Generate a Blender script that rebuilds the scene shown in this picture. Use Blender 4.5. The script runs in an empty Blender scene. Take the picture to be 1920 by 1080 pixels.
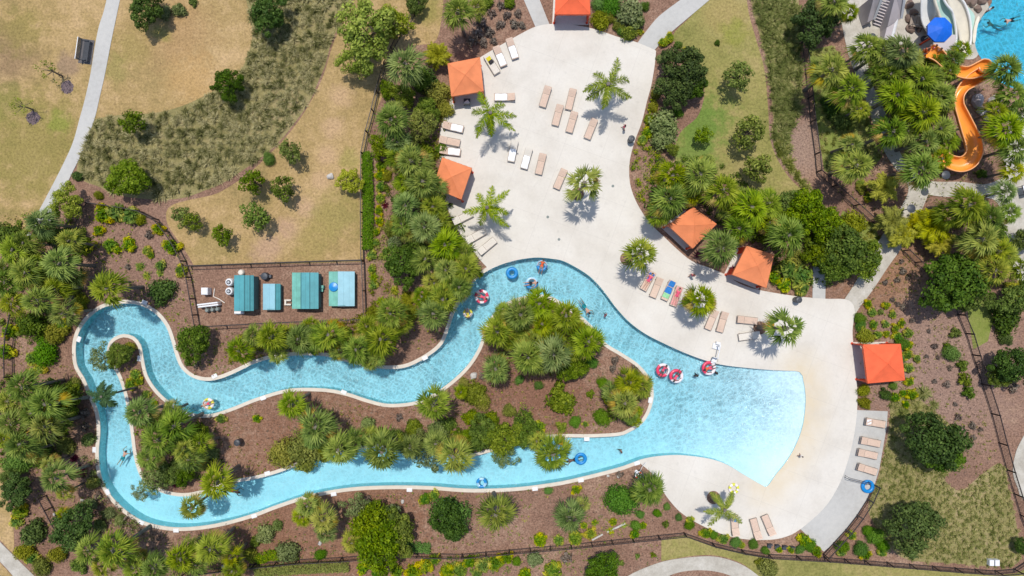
import bpy, bmesh, math, random
import numpy as np
from mathutils import Vector, Matrix
from mathutils.geometry import delaunay_2d_cdt

random.seed(7)
rng = np.random.default_rng(7)
scene = bpy.context.scene
PI = math.pi
# ------------------------------------------------------------------ camera, sky, sun, exposure
H = 64.0            # flying height in metres
S = 0.05            # metres on the ground per pixel of the 1920 px wide photograph
cd = bpy.data.cameras.new('camera')
cam = bpy.data.objects.new('camera', cd)
scene.collection.objects.link(cam)
cam.location = (0, 0, H)
cd.lens = 24.0
cd.sensor_width = 36.0
cd.clip_start = 0.5
cd.clip_end = 2000.0
scene.camera = cam

world = bpy.data.worlds.new('World')
scene.world = world
world.use_nodes = True
wn = world.node_tree.nodes
wl = world.node_tree.links
bg = wn.get('Background') or wn.new('ShaderNodeBackground')
sky = wn.new('ShaderNodeTexSky')
sky.sky_type = 'NISHITA'
sky.sun_disc = False
SUN_DIR = Vector((0.07, -0.28, -1.0)).normalized()
sky.sun_elevation = math.radians(73.9)
sky.sun_rotation = math.radians(-14.0)
wl.new(sky.outputs[0], bg.inputs['Color'])
bg.inputs['Strength'].default_value = 0.142
sd = bpy.data.lights.new('sun', 'SUN')
sd.energy = 3.4
sd.angle = math.radians(0.55)
sd.color = (1.0, 0.955, 0.89)
sun = bpy.data.objects.new('sun', sd)
sun.rotation_euler = SUN_DIR.to_track_quat('-Z', 'Y').to_euler()
sun.location = (-10, 30, 90)
scene.collection.objects.link(sun)
vs = scene.view_settings
vs.view_transform = 'Standard'
vs.look = 'None'
vs.exposure = 0.0
vs.gamma = 1.0
vs.use_curve_mapping = False
scene.cycles.max_bounces = 6
scene.cycles.diffuse_bounces = 3
scene.cycles.glossy_bounces = 2
scene.cycles.transparent_max_bounces = 12
scene.cycles.sample_clamp_indirect = 4.0

COL = scene.collection

def W(px, py, z=0.0):
    """ground or raised point seen at a pixel of the photograph"""
    k = (H - z) / H
    return Vector(((px - 960) * S * k, (540 - py) * S * k, z))

# ------------------------------------------------------------------ material helpers
def lin(h, k=1.0):
    h = h.lstrip('#')
    r = []
    for i in (0, 2, 4):
        c = int(h[i:i + 2], 16) / 255
        c = c / 12.92 if c <= 0.04045 else ((c + 0.055) / 1.055) ** 2.4
        r.append(min(1.0, c * k))
    return tuple(r) + (1.0,)

class NT:
    def __init__(self, name):
        self.m = bpy.data.materials.new(name)
        self.m.use_nodes = True
        self.t = self.m.node_tree
        self.t.nodes.clear()
        self.out = self.n('ShaderNodeOutputMaterial')
    def n(self, typ, **kw):
        nd = self.t.nodes.new(typ)
        for k, v in kw.items():
            setattr(nd, k, v)
        return nd
    def l(self, a, b):
        self.t.links.new(a, b)
    def pos(self, scale=(1, 1, 1), obj=False):
        if obj:
            g = self.n('ShaderNodeTexCoord').outputs['Object']
        else:
            g = self.n('ShaderNodeNewGeometry').outputs['Position']
        mp = self.n('ShaderNodeMapping')
        mp.inputs['Scale'].default_value = scale
        self.l(g, mp.inputs['Vector'])
        return mp.outputs[0]
    def noise(self, vec, scale, detail=4, rough=0.55, dist=0.0):
        nd = self.n('ShaderNodeTexNoise')
        nd.inputs['Scale'].default_value = scale
        nd.inputs['Detail'].default_value = detail
        nd.inputs['Roughness'].default_value = rough
        nd.inputs['Distortion'].default_value = dist
        self.l(vec, nd.inputs['Vector'])
        return nd.outputs['Fac']
    def ramp(self, fac, stops, interp='LINEAR'):
        nd = self.n('ShaderNodeValToRGB')
        nd.color_ramp.interpolation = interp
        e = nd.color_ramp.elements
        e[0].position, e[0].color = stops[0]
        e[1].position, e[1].color = stops[-1]
        for p, c in stops[1:-1]:
            x = e.new(p)
            x.color = c
        self.l(fac, nd.inputs['Fac'])
        return nd.outputs['Color']
    def mix(self, fac, a, b, mode='MIX'):
        nd = self.n('ShaderNodeMix', data_type='RGBA', blend_type=mode)
        if isinstance(fac, (int, float)):
            nd.inputs[0].default_value = fac
        else:
            self.l(fac, nd.inputs[0])
        for i, v in ((6, a), (7, b)):
            if isinstance(v, tuple):
                nd.inputs[i].default_value = v
            else:
                self.l(v, nd.inputs[i])
        return nd.outputs[2]
    def math(self, op, a, b=None, clamp=False):
        nd = self.n('ShaderNodeMath', operation=op, use_clamp=clamp)
        for i, v in ((0, a), (1, b)):
            if v is None:
                continue
            if isinstance(v, (int, float)):
                nd.inputs[i].default_value = v
            else:
                self.l(v, nd.inputs[i])
        return nd.outputs[0]
    def bump(self, h, strength=0.4, dist=0.05):
        nd = self.n('ShaderNodeBump')
        nd.inputs['Strength'].default_value = strength
        nd.inputs['Distance'].default_value = dist
        self.l(h, nd.inputs['Height'])
        return nd.outputs[0]
    def bsdf(self, color, rough=0.8, normal=None, spec=0.3, metal=0.0):
        p = self.n('ShaderNodeBsdfPrincipled')
        if isinstance(color, tuple):
            p.inputs['Base Color'].default_value = color
        else:
            self.l(color, p.inputs['Base Color'])
        p.inputs['Roughness'].default_value = rough
        p.inputs['Specular IOR Level'].default_value = spec
        p.inputs['Metallic'].default_value = metal
        if normal is not None:
            self.l(normal, p.inputs['Normal'])
        return p.outputs[0]
    def done(self, shader):
        self.l(shader, self.out.inputs['Surface'])
        return self.m

def grey(v):
    return (v, v, v, 1.0)

def paint(name, c, rough=0.5, var=0.12, scale=3.0, metal=0.0, spec=0.4, bump=0.0):
    """a plain surface with faint dirt and colour drift"""
    t = NT(name)
    v = t.pos()
    f = t.noise(v, scale, 5, 0.6)
    d = tuple(x * (1 - var) for x in c[:3]) + (1,)
    l = tuple(min(1, x * (1 + var * 0.7)) for x in c[:3]) + (1,)
    col = t.ramp(f, [(0.3, d), (0.7, l)])
    nm = t.bump(t.noise(v, scale * 9, 3), bump, 0.02) if bump else None
    return t.done(t.bsdf(col, rough, nm, spec, metal))

def ground_mat(name, stops, s1=0.35, s2=2.2, s3=9.0, fine=0.35, rough=0.95, bump=0.5, stretch=None, patch=None):
    """soil, mulch, lawn: broad drift, patches and fine grain"""
    t = NT(name)
    v = t.pos(stretch or (1, 1, 1))
    a = t.noise(v, s1, 3, 0.5)
    b = t.noise(v, s2, 5, 0.65)
    f = t.math('ADD', t.math('MULTIPLY', a, 0.5), t.math('MULTIPLY', b, 0.5))
    col = t.ramp(f, stops)
    g = t.noise(v, s3, 3, 0.8)
    gg = t.ramp(g, [(0.3, grey(1 - fine)), (0.5, grey(1.0)), (0.72, grey(1 + fine * 0.9))])
    col = t.mix(1.0, col, gg, 'MULTIPLY')
    if patch:
        for (px, py, rad, c, amt) in patch:
            p = W(px, py)
            sub = t.n('ShaderNodeVectorMath', operation='DISTANCE')
            t.l(t.n('ShaderNodeNewGeometry').outputs['Position'], sub.inputs[0])
            sub.inputs[1].default_value = p
            dd = t.math('ADD', sub.outputs['Value'], t.math('MULTIPLY', t.math('SUBTRACT', b, 0.5), rad * 1.6))
            mr = t.n('ShaderNodeMapRange', interpolation_type='SMOOTHSTEP')
            t.l(dd, mr.inputs[0])
            mr.inputs[1].default_value = rad
            mr.inputs[2].default_value = rad * 0.25
            mr.inputs[3].default_value = 0
            mr.inputs[4].default_value = amt
            col = t.mix(mr.outputs[0], col, t.mix(1.0, c, gg, 'MULTIPLY'))
    return t.done(t.bsdf(col, rough, t.bump(g, bump, 0.06), 0.15))

def leaf_mat(name, dark, mid, light, trans=0.3, rough=0.5, hue=0.015, vary=0.3):
    t = NT(name)
    at = t.n('ShaderNodeAttribute', attribute_name='tint')
    rnd = t.n('ShaderNodeObjectInfo').outputs['Random']
    f = t.math('ADD', at.outputs['Fac'], t.math('MULTIPLY', t.math('SUBTRACT', rnd, 0.5), vary))
    col = t.ramp(f, [(0.05, dark), (0.5, mid), (0.95, light)])
    hs = t.n('ShaderNodeHueSaturation')
    t.l(col, hs.inputs['Color'])
    t.l(t.math('ADD', t.math('MULTIPLY', t.math('SUBTRACT', t.math('FRACT', t.math('MULTIPLY', rnd, 7.3)), 0.5), hue * 2), 0.5), hs.inputs['Hue'])
    t.l(t.math('ADD', t.math('MULTIPLY', t.math('FRACT', t.math('MULTIPLY', rnd, 13.7)), 0.25), 0.87), hs.inputs['Saturation'])
    p = t.bsdf(hs.outputs[0], rough + .1, None, 0.18)
    tr = t.n('ShaderNodeBsdfTranslucent')
    t.l(hs.outputs[0], tr.inputs['Color'])
    mx = t.n('ShaderNodeMixShader')
    mx.inputs[0].default_value = trans
    t.l(p, mx.inputs[1])
    t.l(tr.outputs[0], mx.inputs[2])
    return t.done(mx.outputs[0])

def C3(r, g, b):
    return (r, g, b, 1.0)

K = 0.80
M = {}
M['mulch'] = ground_mat('mulch_bark', [(0.30, lin('#7d5f4f', K)), (0.5, lin('#987764', K)), (0.68, lin('#b3957f', K))], 0.15, 1.8, 6.0, 0.60,
    patch=[(600, 940, 16, lin('#8e6349', K), .5), (1000, 700, 9, lin('#8a5f4b', K), .5), (1760, 700, 11, lin('#a58a7d', K), .55), (1500, 270, 4, lin('#ab9383', K), .6), (255, 470, 8, lin('#987a6c', K), .5), (1650, 500, 6, lin('#9f7450', K), .5)])
M['dry_lawn'] = ground_mat('dry_lawn', [(0.32, lin('#918053', K)), (0.48, lin('#b39866', K)), (0.66, lin('#ceae80', K))], 0.16, 0.8, 4.5, 0.34,
    patch=[(60, 280, 8, lin('#94894a', K), .7), (20, 100, 4, lin('#94785f', K), .65), (130, 120, 1.8, lin('#a08570', K), .7), (20, 190, 2.5, lin('#8a8646', K), .6), (110, 230, 1.6, lin('#8c9440', K), .7), (40, 60, 3, lin('#9a8c4c', K), .6),
        (330, 60, 5, lin('#b8946a', K), .6), (300, 60, 1.3, lin('#9a944c', K), .7), (360, 150, 3.5, lin('#c6a06a', K), .6), (250, 90, 2.5, lin('#a39157', K), .6), (215, 130, 2, lin('#9d9455', K), .5),
        (640, 180, 1.6, lin('#cba982', K), .8), (625, 240, 1.5, lin('#cba982', K), .8), (612, 290, 1.5, lin('#cba982', K), .8), (602, 340, 1.4, lin('#cba982', K), .8), (575, 390, 1.5, lin('#c9a684', K), .8), (540, 430, 1.7, lin('#c5a183', K), .8), (500, 470, 2, lin('#c3a083', K), .8),
        (630, 400, 3.5, lin('#a39558', K), .7), (590, 450, 3, lin('#ab985c', K), .6), (400, 460, 3, lin('#a28f5a', K), .6), (480, 380, 2, lin('#a89460', K), .5), (660, 300, 1.5, lin('#a39a55', K), .6), (800, 20, 2, lin('#98934c', K), .6)])
M['green_lawn'] = ground_mat('patchy_green_lawn', [(0.32, lin('#808044', K)), (0.5, lin('#9d9658', K)), (0.68, lin('#b5a26e', K))], 0.16, 0.9, 4.5, 0.34,
    patch=[(1305, 235, 4.6, lin('#6d8b3c', K), .85), (1300, 300, 3, lin('#7c9046', K), .7), (1360, 30, 3.5, lin('#b09a63', K), .6), (1400, 330, 2.6, lin('#ab9a69', K), .6), (1375, 60, 1.7, lin('#8f9440', K), .7)])
M['lush_lawn'] = ground_mat('green_grass_strip', [(0.28, lin('#6d7f36', K)), (0.5, lin('#8a9449', K)), (0.7, lin('#9a9a5c', K))], 0.2, 1.5, 7.0, 0.25)
M['wild_soil'] = ground_mat('wild_grass_soil', [(0.28, lin('#80784c', K)), (0.5, lin('#9a9060', K)), (0.7, lin('#b5a07c', K))], 0.2, 1.5, 7.0, 0.3)
M['pool_deck'] = None
M['concrete'] = ground_mat('grey_concrete', [(0.3, lin('#bdbab4', K)), (0.5, lin('#cccac4', K)), (0.7, lin('#d6d3cc', K))], 0.3, 2.5, 14, 0.06, 0.85, 0.1)
M['pale_paving'] = ground_mat('pale_paving', [(0.3, lin('#b3ab9d', K)), (0.5, lin('#c9c2b4', K)), (0.7, lin('#dcd6ca', K))], 0.4, 1.6, 8, 0.12, 0.85, 0.1)
M['coping'] = paint('pool_coping', lin('#eadfce', K), 0.75, 0.10, 1.5)
M['wall_tile'] = paint('pool_wall_tile', C3(0.30, 0.62, 0.66), 0.35, 0.15, 4)
M['pool_floor'] = ground_mat('pool_floor_plaster', [(0.3, C3(.56, .71, .79)), (0.5, C3(.62, .76, .84)), (0.7, C3(.67, .80, .87))], 0.3, 1.2, 10, 0.03, 0.6, 0.05)
M['bench_metal'] = paint('dark_metal', C3(.055, .06, .07), 0.45, .2, 5)
M['fence_metal'] = paint('bronze_metal', C3(.035, .026, .026), 0.5, .2, 5)
M['steel'] = paint('white_steel', C3(.72, .74, .76), 0.35, .1, 8)
M['white'] = paint('white_plastic', C3(.78, .78, .78), 0.45, .08, 6)
M['towel_white'] = paint('white_towel', C3(.84, .84, .84), 0.9, .05, 12, bump=.3)
M['towel_blue'] = paint('blue_towel', C3(.03, .20, .55), 0.9, .25, 8, bump=.3)
M['towel_green'] = paint('green_towel', C3(.30, .62, .32), 0.9, .2, 8, bump=.3)
M['towel_yellow'] = paint('yellow_towel', C3(.72, .62, .03), 0.9, .15, 10, bump=.3)
M['towel_pink'] = paint('pink_towel', C3(.75, .33, .33), 0.9, .3, 8, bump=.3)
M['bag_dark'] = paint('dark_cloth', C3(.04, .035, .04), 0.8, .3, 9)
M['lounger_frame'] = paint('taupe_frame', C3(.30, .24, .19), 0.5, .15, 6)
M['sling'] = paint('beige_sling', C3(.68, .50, .385), 0.75, .10, 9)
M['sling_pale'] = paint('pale_sling', C3(.74, .68, .59), 0.75, .08, 9)
M['canopy_red'] = paint('orange_red_canvas', lin('#f96f45', .85), 0.85, .12, 1.3)
M['canopy_faded'] = paint('faded_orange_canvas', lin('#f08f5e', .86), 0.85, .14, 1.0)
M['post_orange'] = paint('orange_post', lin('#e04a22', .8), 0.55, .12, 4)
M['curtain'] = paint('orange_curtain', lin('#e9562c', .8), 0.85, .15, 5)
M['teal_roof'] = paint('teal_metal_roof', C3(.085, .33, .36), 0.5, .16, 1.2)
M['pale_blue_roof'] = paint('pale_blue_metal_roof', C3(.26, .50, .58), 0.5, .12, 1.2)
M['aqua_roof'] = paint('faded_aqua_roof', C3(.16, .44, .36), 0.6, .22, 1.6)
M['shed_wall'] = paint('shed_wall', C3(.10, .26, .27), 0.6, .1, 2)
M['ridge'] = paint('roof_trim', C3(.02, .15, .17), 0.5, .1, 2)
M['bright_blue'] = paint('bright_blue', C3(.0, .12, .62), 0.6, .1, 4)
M['sky_blue'] = paint('sky_blue_plastic', C3(.01, .24, .60), 0.35, .12, 4)
M['pale_tube'] = paint('clear_blue_vinyl', C3(.35, .60, .78), 0.25, .12, 4)
M['pink_vinyl'] = paint('pink_vinyl', C3(.72, .05, .12), 0.3, .1, 4)
M['white_vinyl'] = paint('white_vinyl', C3(.80, .74, .76), 0.3, .06, 4)
M['yellow_vinyl'] = paint('yellow_vinyl', C3(.70, .68, .06), 0.3, .12, 4)
M['slide_orange'] = paint('orange_fibreglass', C3(.92, .34, .05), 0.28, .10, 1.0, spec=.5)
M['slide_rim'] = paint('pale_orange_rim', C3(.90, .42, .18), 0.3, .08, 2.0)
M['slide_white'] = paint('white_fibreglass', C3(.80, .79, .76), 0.3, .06, 1.0)
M['slide_green'] = paint('pale_green_fibreglass', C3(.42, .60, .52), 0.3, .10, 1.0)
M['slide_cream'] = paint('cream_curb', C3(.72, .66, .53), 0.7, .12, 1.2)
M['slide_grey'] = paint('grey_mauve_wall', C3(.50, .45, .45), 0.8, .12, 1.0)
M['slide_mulch'] = paint('purplish_mulch', C3(.16, .115, .115), 0.95, .5, 6, bump=.8)
M['rock'] = paint('brown_rock', C3(.20, .14, .11), 0.9, .35, 2.2, bump=.8)
M['pale_rock'] = paint('pale_rock', C3(.52, .49, .45), 0.9, .2, 3, bump=.8)
M['trunk'] = paint('palm_trunk', C3(.17, .145, .12), 0.9, .3, 7, bump=.8)
M['bark'] = paint('tree_bark', C3(.15, .12, .09), 0.9, .3, 9, bump=.8)
M['skin_a'] = paint('fair_skin', C3(.56, .33, .24), 0.55, .05, 5)
M['skin_b'] = paint('tan_skin', C3(.36, .19, .125), 0.55, .05, 5)
M['skin_c'] = paint('brown_skin', C3(.15, .08, .055), 0.55, .05, 5)
M['hair_dark'] = paint('dark_hair', C3(.025, .018, .015), 0.6, .2, 9)
M['hair_brown'] = paint('brown_hair', C3(.10, .05, .025), 0.6, .2, 9)
M['cloth_black'] = paint('black_cloth', C3(.02, .02, .025), 0.8, .2, 5)
M['cloth_teal'] = paint('teal_cloth', C3(.02, .30, .33), 0.8, .15, 5)
M['cloth_pink'] = paint('pink_cloth', C3(.75, .10, .18), 0.8, .15, 5)
M['cloth_orange'] = paint('orange_cloth', C3(.75, .13, .04), 0.8, .15, 5)
M['cloth_grey'] = paint('grey_cloth', C3(.22, .25, .23), 0.8, .15, 5)
M['cloth_white'] = paint('white_cloth', C3(.75, .75, .72), 0.8, .1, 5)
M['cloth_blue'] = paint('blue_cloth', C3(.05, .15, .45), 0.8, .15, 5)
M['cloth_yellow'] = paint('yellow_cloth', C3(.70, .60, .08), 0.8, .15, 5)
M['tank_dark'] = paint('dark_plastic', C3(.05, .06, .075), 0.5, .2, 5)

g3 = lambda a, b, c: (C3(*a), C3(*b), C3(*c))
LG = 0.95
def sc(*cs):
    return [C3(*(min(1, x * LG) for x in c)) for c in cs]
M['leaf_palm'] = leaf_mat('fan_palm_leaf', *sc((.032, .064, .005), (.135, .21, .015), (.38, .45, .055)))
M['leaf_palm_yellow'] = leaf_mat('yellow_green_palm_leaf', *sc((.045, .08, .007), (.18, .25, .016), (.46, .48, .05)))
M['leaf_palm_grey'] = leaf_mat('grey_green_palm_leaf', *sc((.035, .07, .010), (.13, .205, .032), (.34, .42, .095)))
M['leaf_dead'] = leaf_mat('yellowed_leaf', *sc((.28, .19, .03), (.45, .30, .04), (.62, .45, .08)))
M['leaf_feather'] = leaf_mat('feather_palm_leaf', *sc((.075, .12, .008), (.22, .30, .016), (.52, .53, .05)))
M['leaf_feather_dark'] = leaf_mat('dark_feather_leaf', *sc((.03, .08, .02), (.08, .17, .045), (.20, .32, .11)))
M['leaf_golden'] = leaf_mat('golden_palm_leaf', *sc((.16, .16, .01), (.36, .36, .02), (.62, .57, .05)))
M['leaf_dark'] = leaf_mat('dark_tree_leaf', *sc((.022, .048, .006), (.07, .125, .014), (.17, .25, .035)), trans=.2)
M['leaf_light'] = leaf_mat('light_tree_leaf', *sc((.13, .18, .012), (.31, .38, .028), (.58, .60, .08)))
M['leaf_mid'] = leaf_mat('mid_green_leaf', *sc((.045, .08, .007), (.135, .205, .016), (.33, .40, .045)))
M['leaf_grey'] = leaf_mat('grey_green_leaf', *sc((.08, .11, .03), (.20, .26, .075), (.40, .45, .17)))
M['leaf_bright'] = leaf_mat('bright_shrub_leaf', *sc((.045, .12, .008), (.12, .26, .02), (.25, .40, .05)))
M['leaf_croton'] = leaf_mat('croton_leaf', *sc((.07, .18, .006), (.25, .35, .014), (.64, .57, .025)), hue=.015)
M['leaf_olive'] = leaf_mat('olive_shrub_leaf', *sc((.10, .12, .012), (.25, .27, .030), (.47, .46, .07)))
M['leaf_red'] = leaf_mat('red_leaf', *sc((.05, .008, .015), (.14, .02, .04), (.30, .05, .09)))
M['leaf_grass'] = leaf_mat('tuft_grass_blade', *sc((.065, .072, .020), (.215, .205, .075), (.54, .47, .26)), trans=.25, hue=.01)
M['leaf_wild'] = leaf_mat('wild_grass_blade', *sc((.10, .125, .018), (.24, .27, .050), (.50, .46, .16)), trans=.25, hue=.01)
M['leaf_dry'] = leaf_mat('dry_leaf', *sc((.08, .06, .045), (.17, .13, .10), (.30, .24, .19)), trans=.1)

# ------------------------------------------------------------------ mesh helpers
def tag(o, label=None, cat=None, group=None, kind=None):
    if label: o['label'] = label
    if cat: o['category'] = cat
    if group: o['group'] = group
    if kind: o['kind'] = kind
    return o

def link(o, parent=None):
    COL.objects.link(o)
    if parent is not None:
        o.parent = parent
    return o

def empty(name, loc, rz=0.0, scale=1.0):
    o = bpy.data.objects.new(name, None)
    o.location = loc
    o.rotation_euler = (0, 0, rz)
    o.scale = (scale,) * 3
    o.empty_display_size = 0.3
    return link(o)

class MB:
    """collects shapes of ONE mesh"""
    def __init__(self):
        self.v, self.f, self.mi = [], [], []
        self.cur = 0
    def add(self, vs_, fs):
        o = len(self.v)
        self.v += [tuple(p) for p in vs_]
        for f in fs:
            self.f.append([i + o for i in f])
            self.mi.append(self.cur)
    def box(self, c, s, rz=0.0, bev=0.0, m=None):
        """centre, full size; slightly chamfered top when bev"""
        x, y, z = s[0] / 2, s[1] / 2, s[2] / 2
        if bev:
            lv = [(-z, 0), (z - bev, 0), (z, bev)]
            ps = []
            for (zz, ins) in lv:
                ps += [(-x + ins, -y + ins, zz), (x - ins, -y + ins, zz), (x - ins, y - ins, zz), (-x + ins, y - ins, zz)]
            fs = [(3, 2, 1, 0), (8, 9, 10, 11)]
            for k in (0, 4):
                for i in range(4):
                    j = (i + 1) % 4
                    fs.append((k + i, k + j, k + 4 + j, k + 4 + i))
        else:
            ps = [(-x, -y, -z), (x, -y, -z), (x, y, -z), (-x, y, -z), (-x, -y, z), (x, -y, z), (x, y, z), (-x, y, z)]
            fs = [(3, 2, 1, 0), (4, 5, 6, 7), (0, 1, 5, 4), (1, 2, 6, 5), (2, 3, 7, 6), (3, 0, 4, 7)]
        R = Matrix.Rotation(rz, 3, 'Z') if m is None else m
        self.add([R @ Vector(p) + Vector(c) for p in ps], fs)
    def tube(self, pts, rads, n=8, cap=True, squash=1.0):
        pts = [Vector(p) for p in pts]
        if isinstance(rads, (int, float)):
            rads = [rads] * len(pts)
        vs_, fs = [], []
        up = Vector((0, 0, 1))
        for i, p in enumerate(pts):
            a = pts[max(0, i - 1)]
            b = pts[min(len(pts) - 1, i + 1)]
            d = (b - a).normalized()
            u = d.cross(up)
            if u.length < 1e-3:
                u = d.cross(Vector((0, 1, 0)))
            u.normalize()
            w = u.cross(d).normalized()
            for k in range(n):
                t = 2 * PI * k / n
                vs_.append(p + (u * math.cos(t) + w * math.sin(t) * squash) * rads[i])
        for i in range(len(pts) - 1):
            for k in range(n):
                j = (k + 1) % n
                fs.append((i * n + k, i * n + j, (i + 1) * n + j, (i + 1) * n + k))
        if cap:
            fs.append(tuple(range(n - 1, -1, -1)))
            fs.append(tuple((len(pts) - 1) * n + k for k in range(n)))
        self.add(vs_, fs)
    def lathe(self, prof, n=20, c=(0, 0, 0)):
        vs_, fs = [], []
        for (r, z) in prof:
            for k in range(n):
                t = 2 * PI * k / n
                vs_.append((c[0] + r * math.cos(t), c[1] + r * math.sin(t), c[2] + z))
        for i in range(len(prof) - 1):
            for k in range(n):
                j = (k + 1) % n
                fs.append((i * n + k, i * n + j, (i + 1) * n + j, (i + 1) * n + k))
        if prof[0][0] > 1e-4: fs.append(tuple(range(n - 1, -1, -1)))
        if prof[-1][0] > 1e-4: fs.append(tuple((len(prof) - 1) * n + k for k in range(n)))
        self.add(vs_, fs)
    def torus(self, R, r, n=36, m=12, squash=1.0, c=(0, 0, 0), cols=None):
        vs_ = []
        for i in range(n):
            a = 2 * PI * i / n
            for k in range(m):
                b = 2 * PI * k / m
                q = R + r * math.cos(b)
                vs_.append((c[0] + q * math.cos(a), c[1] + q * math.sin(a), c[2] + r * squash * math.sin(b)))
        for i in range(n):
            if cols: self.cur = cols(i, n)
            base = len(self.v)
            # faces need shared verts, so add all verts on the first turn
            if i == 0:
                self.v += vs_
                off = base
            for k in range(m):
                j = (k + 1) % m
                i2 = (i + 1) % n
                self.f.append([off + i * m + k, off + i2 * m + k, off + i2 * m + j, off + i * m + j])
                self.mi.append(self.cur)
        self.cur = 0
    def mesh(self, name, mats, smooth=False):
        me = bpy.data.meshes.new(name)
        me.from_pydata(self.v, [], self.f)
        for m in (mats if isinstance(mats, (list, tuple)) else [mats]):
            me.materials.append(m)
        me.polygons.foreach_set('material_index', self.mi)
        if smooth:
            me.polygons.foreach_set('use_smooth', [True] * len(self.f))
            try:
                me.set_sharp_from_angle(angle=math.radians(40))
            except Exception:
                pass
        me.update()
        return me
    def build(self, name, mats, parent=None, smooth=False, loc=None):
        o = bpy.data.objects.new(name, self.mesh(name, mats, smooth))
        if loc is not None:
            o.location = loc
        return link(o, parent)

def quad_mesh(name, quads, tint, mats, mi=None):
    """quads (n,4,3) -> mesh with a per-face tint"""
    n = len(quads)
    me = bpy.data.meshes.new(name)
    me.vertices.add(n * 4)
    me.vertices.foreach_set('co', np.ascontiguousarray(quads, dtype=np.float32).ravel())
    me.loops.add(n * 4)
    me.loops.foreach_set('vertex_index', np.arange(n * 4, dtype=np.int32))
    me.polygons.add(n)
    me.polygons.foreach_set('loop_start', np.arange(0, n * 4, 4, dtype=np.int32))
    me.polygons.foreach_set('loop_total', np.full(n, 4, dtype=np.int32))
    for m in (mats if isinstance(mats, (list, tuple)) else [mats]):
        me.materials.append(m)
    if mi is not None:
        me.polygons.foreach_set('material_index', np.asarray(mi, dtype=np.int32))
    a = me.attributes.new('tint', 'FLOAT', 'FACE')
    a.data.foreach_set('value', np.asarray(tint, dtype=np.float32))
    me.update(calc_edges=True)
    me.validate()
    return me

def unit(a):
    return a / np.maximum(np.linalg.norm(a, axis=-1, keepdims=True), 1e-9)

def strips(P, D, N, L, Wd, droop=0.0, taper=0.25):
    """leaf strips: base P, direction D, face normal N, length L, width Wd -> two quads each"""
    s = unit(np.cross(D, N))
    L = L[:, None]; Wd = Wd[:, None]
    m = P + D * L * 0.5
    dz = np.zeros_like(D); dz[:, 2] = -1
    m = m + dz * L * droop * 0.25
    t = P + D * L + dz * L * droop
    w0, w1, w2 = s * Wd * 0.35, s * Wd * 0.5, s * Wd * 0.5 * taper
    a = np.stack([P - w0, P + w0, m + w1, m - w1], 1)
    b = np.stack([m - w1, m + w1, t + w2, t - w2], 1)
    return np.concatenate([a, b], 0)

def diamonds(P, D, N, L, Wd):
    s = unit(np.cross(D, N)) * Wd[:, None] * 0.5
    d = D * L[:, None]
    return np.stack([P, P + d * 0.5 + s, P + d, P + d * 0.5 - s], 1)

# --------------------------------------------------------------- plants (unit crown radius)
def fan_crown(seed, n=24, leafy=13, wide=1.0):
    r = np.random.default_rng(seed)
    Q, T = [], []
    cz = 3.0
    for i in range(n):
        f = i / (n - 1)
        az = i * 2.39996 + r.uniform(-.25, .25)
        el = math.radians(74 - 96 * f ** 0.75 + r.uniform(-9, 9))
        d = np.array([math.cos(az) * math.cos(el), math.sin(az) * math.cos(el), math.sin(el)])
        side = np.array([-math.sin(az), math.cos(az), 0.0])
        roll = r.uniform(-.7, .7)
        nrm = np.cross(d, side)
        side = side * math.cos(roll) + nrm * math.sin(roll)
        nrm = np.cross(d, side)
        pet = (0.30 + 0.26 * f) * r.uniform(.75, 1.12)
        base = np.array([0, 0, cz]) + d * pet
        base[2] -= 0.12 * f * pet
        P = np.array([[0, 0, cz]]); D = unit(base[None] - P)
        Q.append(strips(P, D, nrm[None], np.array([pet]), np.array([.035])))
        T.append(np.full(2, .75))
        k = leafy
        sp = r.uniform(1.0, 1.3) * wide
        ang = np.linspace(-sp, sp, k) + r.normal(0, .04, k)
        D = d[None] * np.cos(ang)[:, None] + side[None] * np.sin(ang)[:, None]
        fold = np.where(np.arange(k) % 2 == 0, .22, -.22)
        D = unit(D + nrm[None] * (fold[:, None] * .5 + r.normal(0, .05, (k, 1))))
        L = (0.52 * (0.62 + 0.38 * np.cos(ang)) * r.uniform(.85, 1.15, k)) * (0.85 + .25 * f)
        Wd = np.full(k, .064) * r.uniform(.8, 1.2, k)
        tilt = unit(nrm[None] + side[None] * r.normal(0, .6, (k, 1)))
        q = strips(np.repeat(base[None], k, 0), D, tilt, L, Wd, droop=.14 + .38 * f, taper=.15)
        Q.append(q)
        t = 0.40 + r.uniform(-.20, .26) + r.normal(0, .10, k) + .22 * np.cos(ang * 1.4) 
        t = t + (0.12 if f < .3 else 0) - (.10 if f > .8 else 0)
        T.append(np.concatenate([t, t + .10]))
    return np.concatenate(Q), np.concatenate(T)

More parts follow.
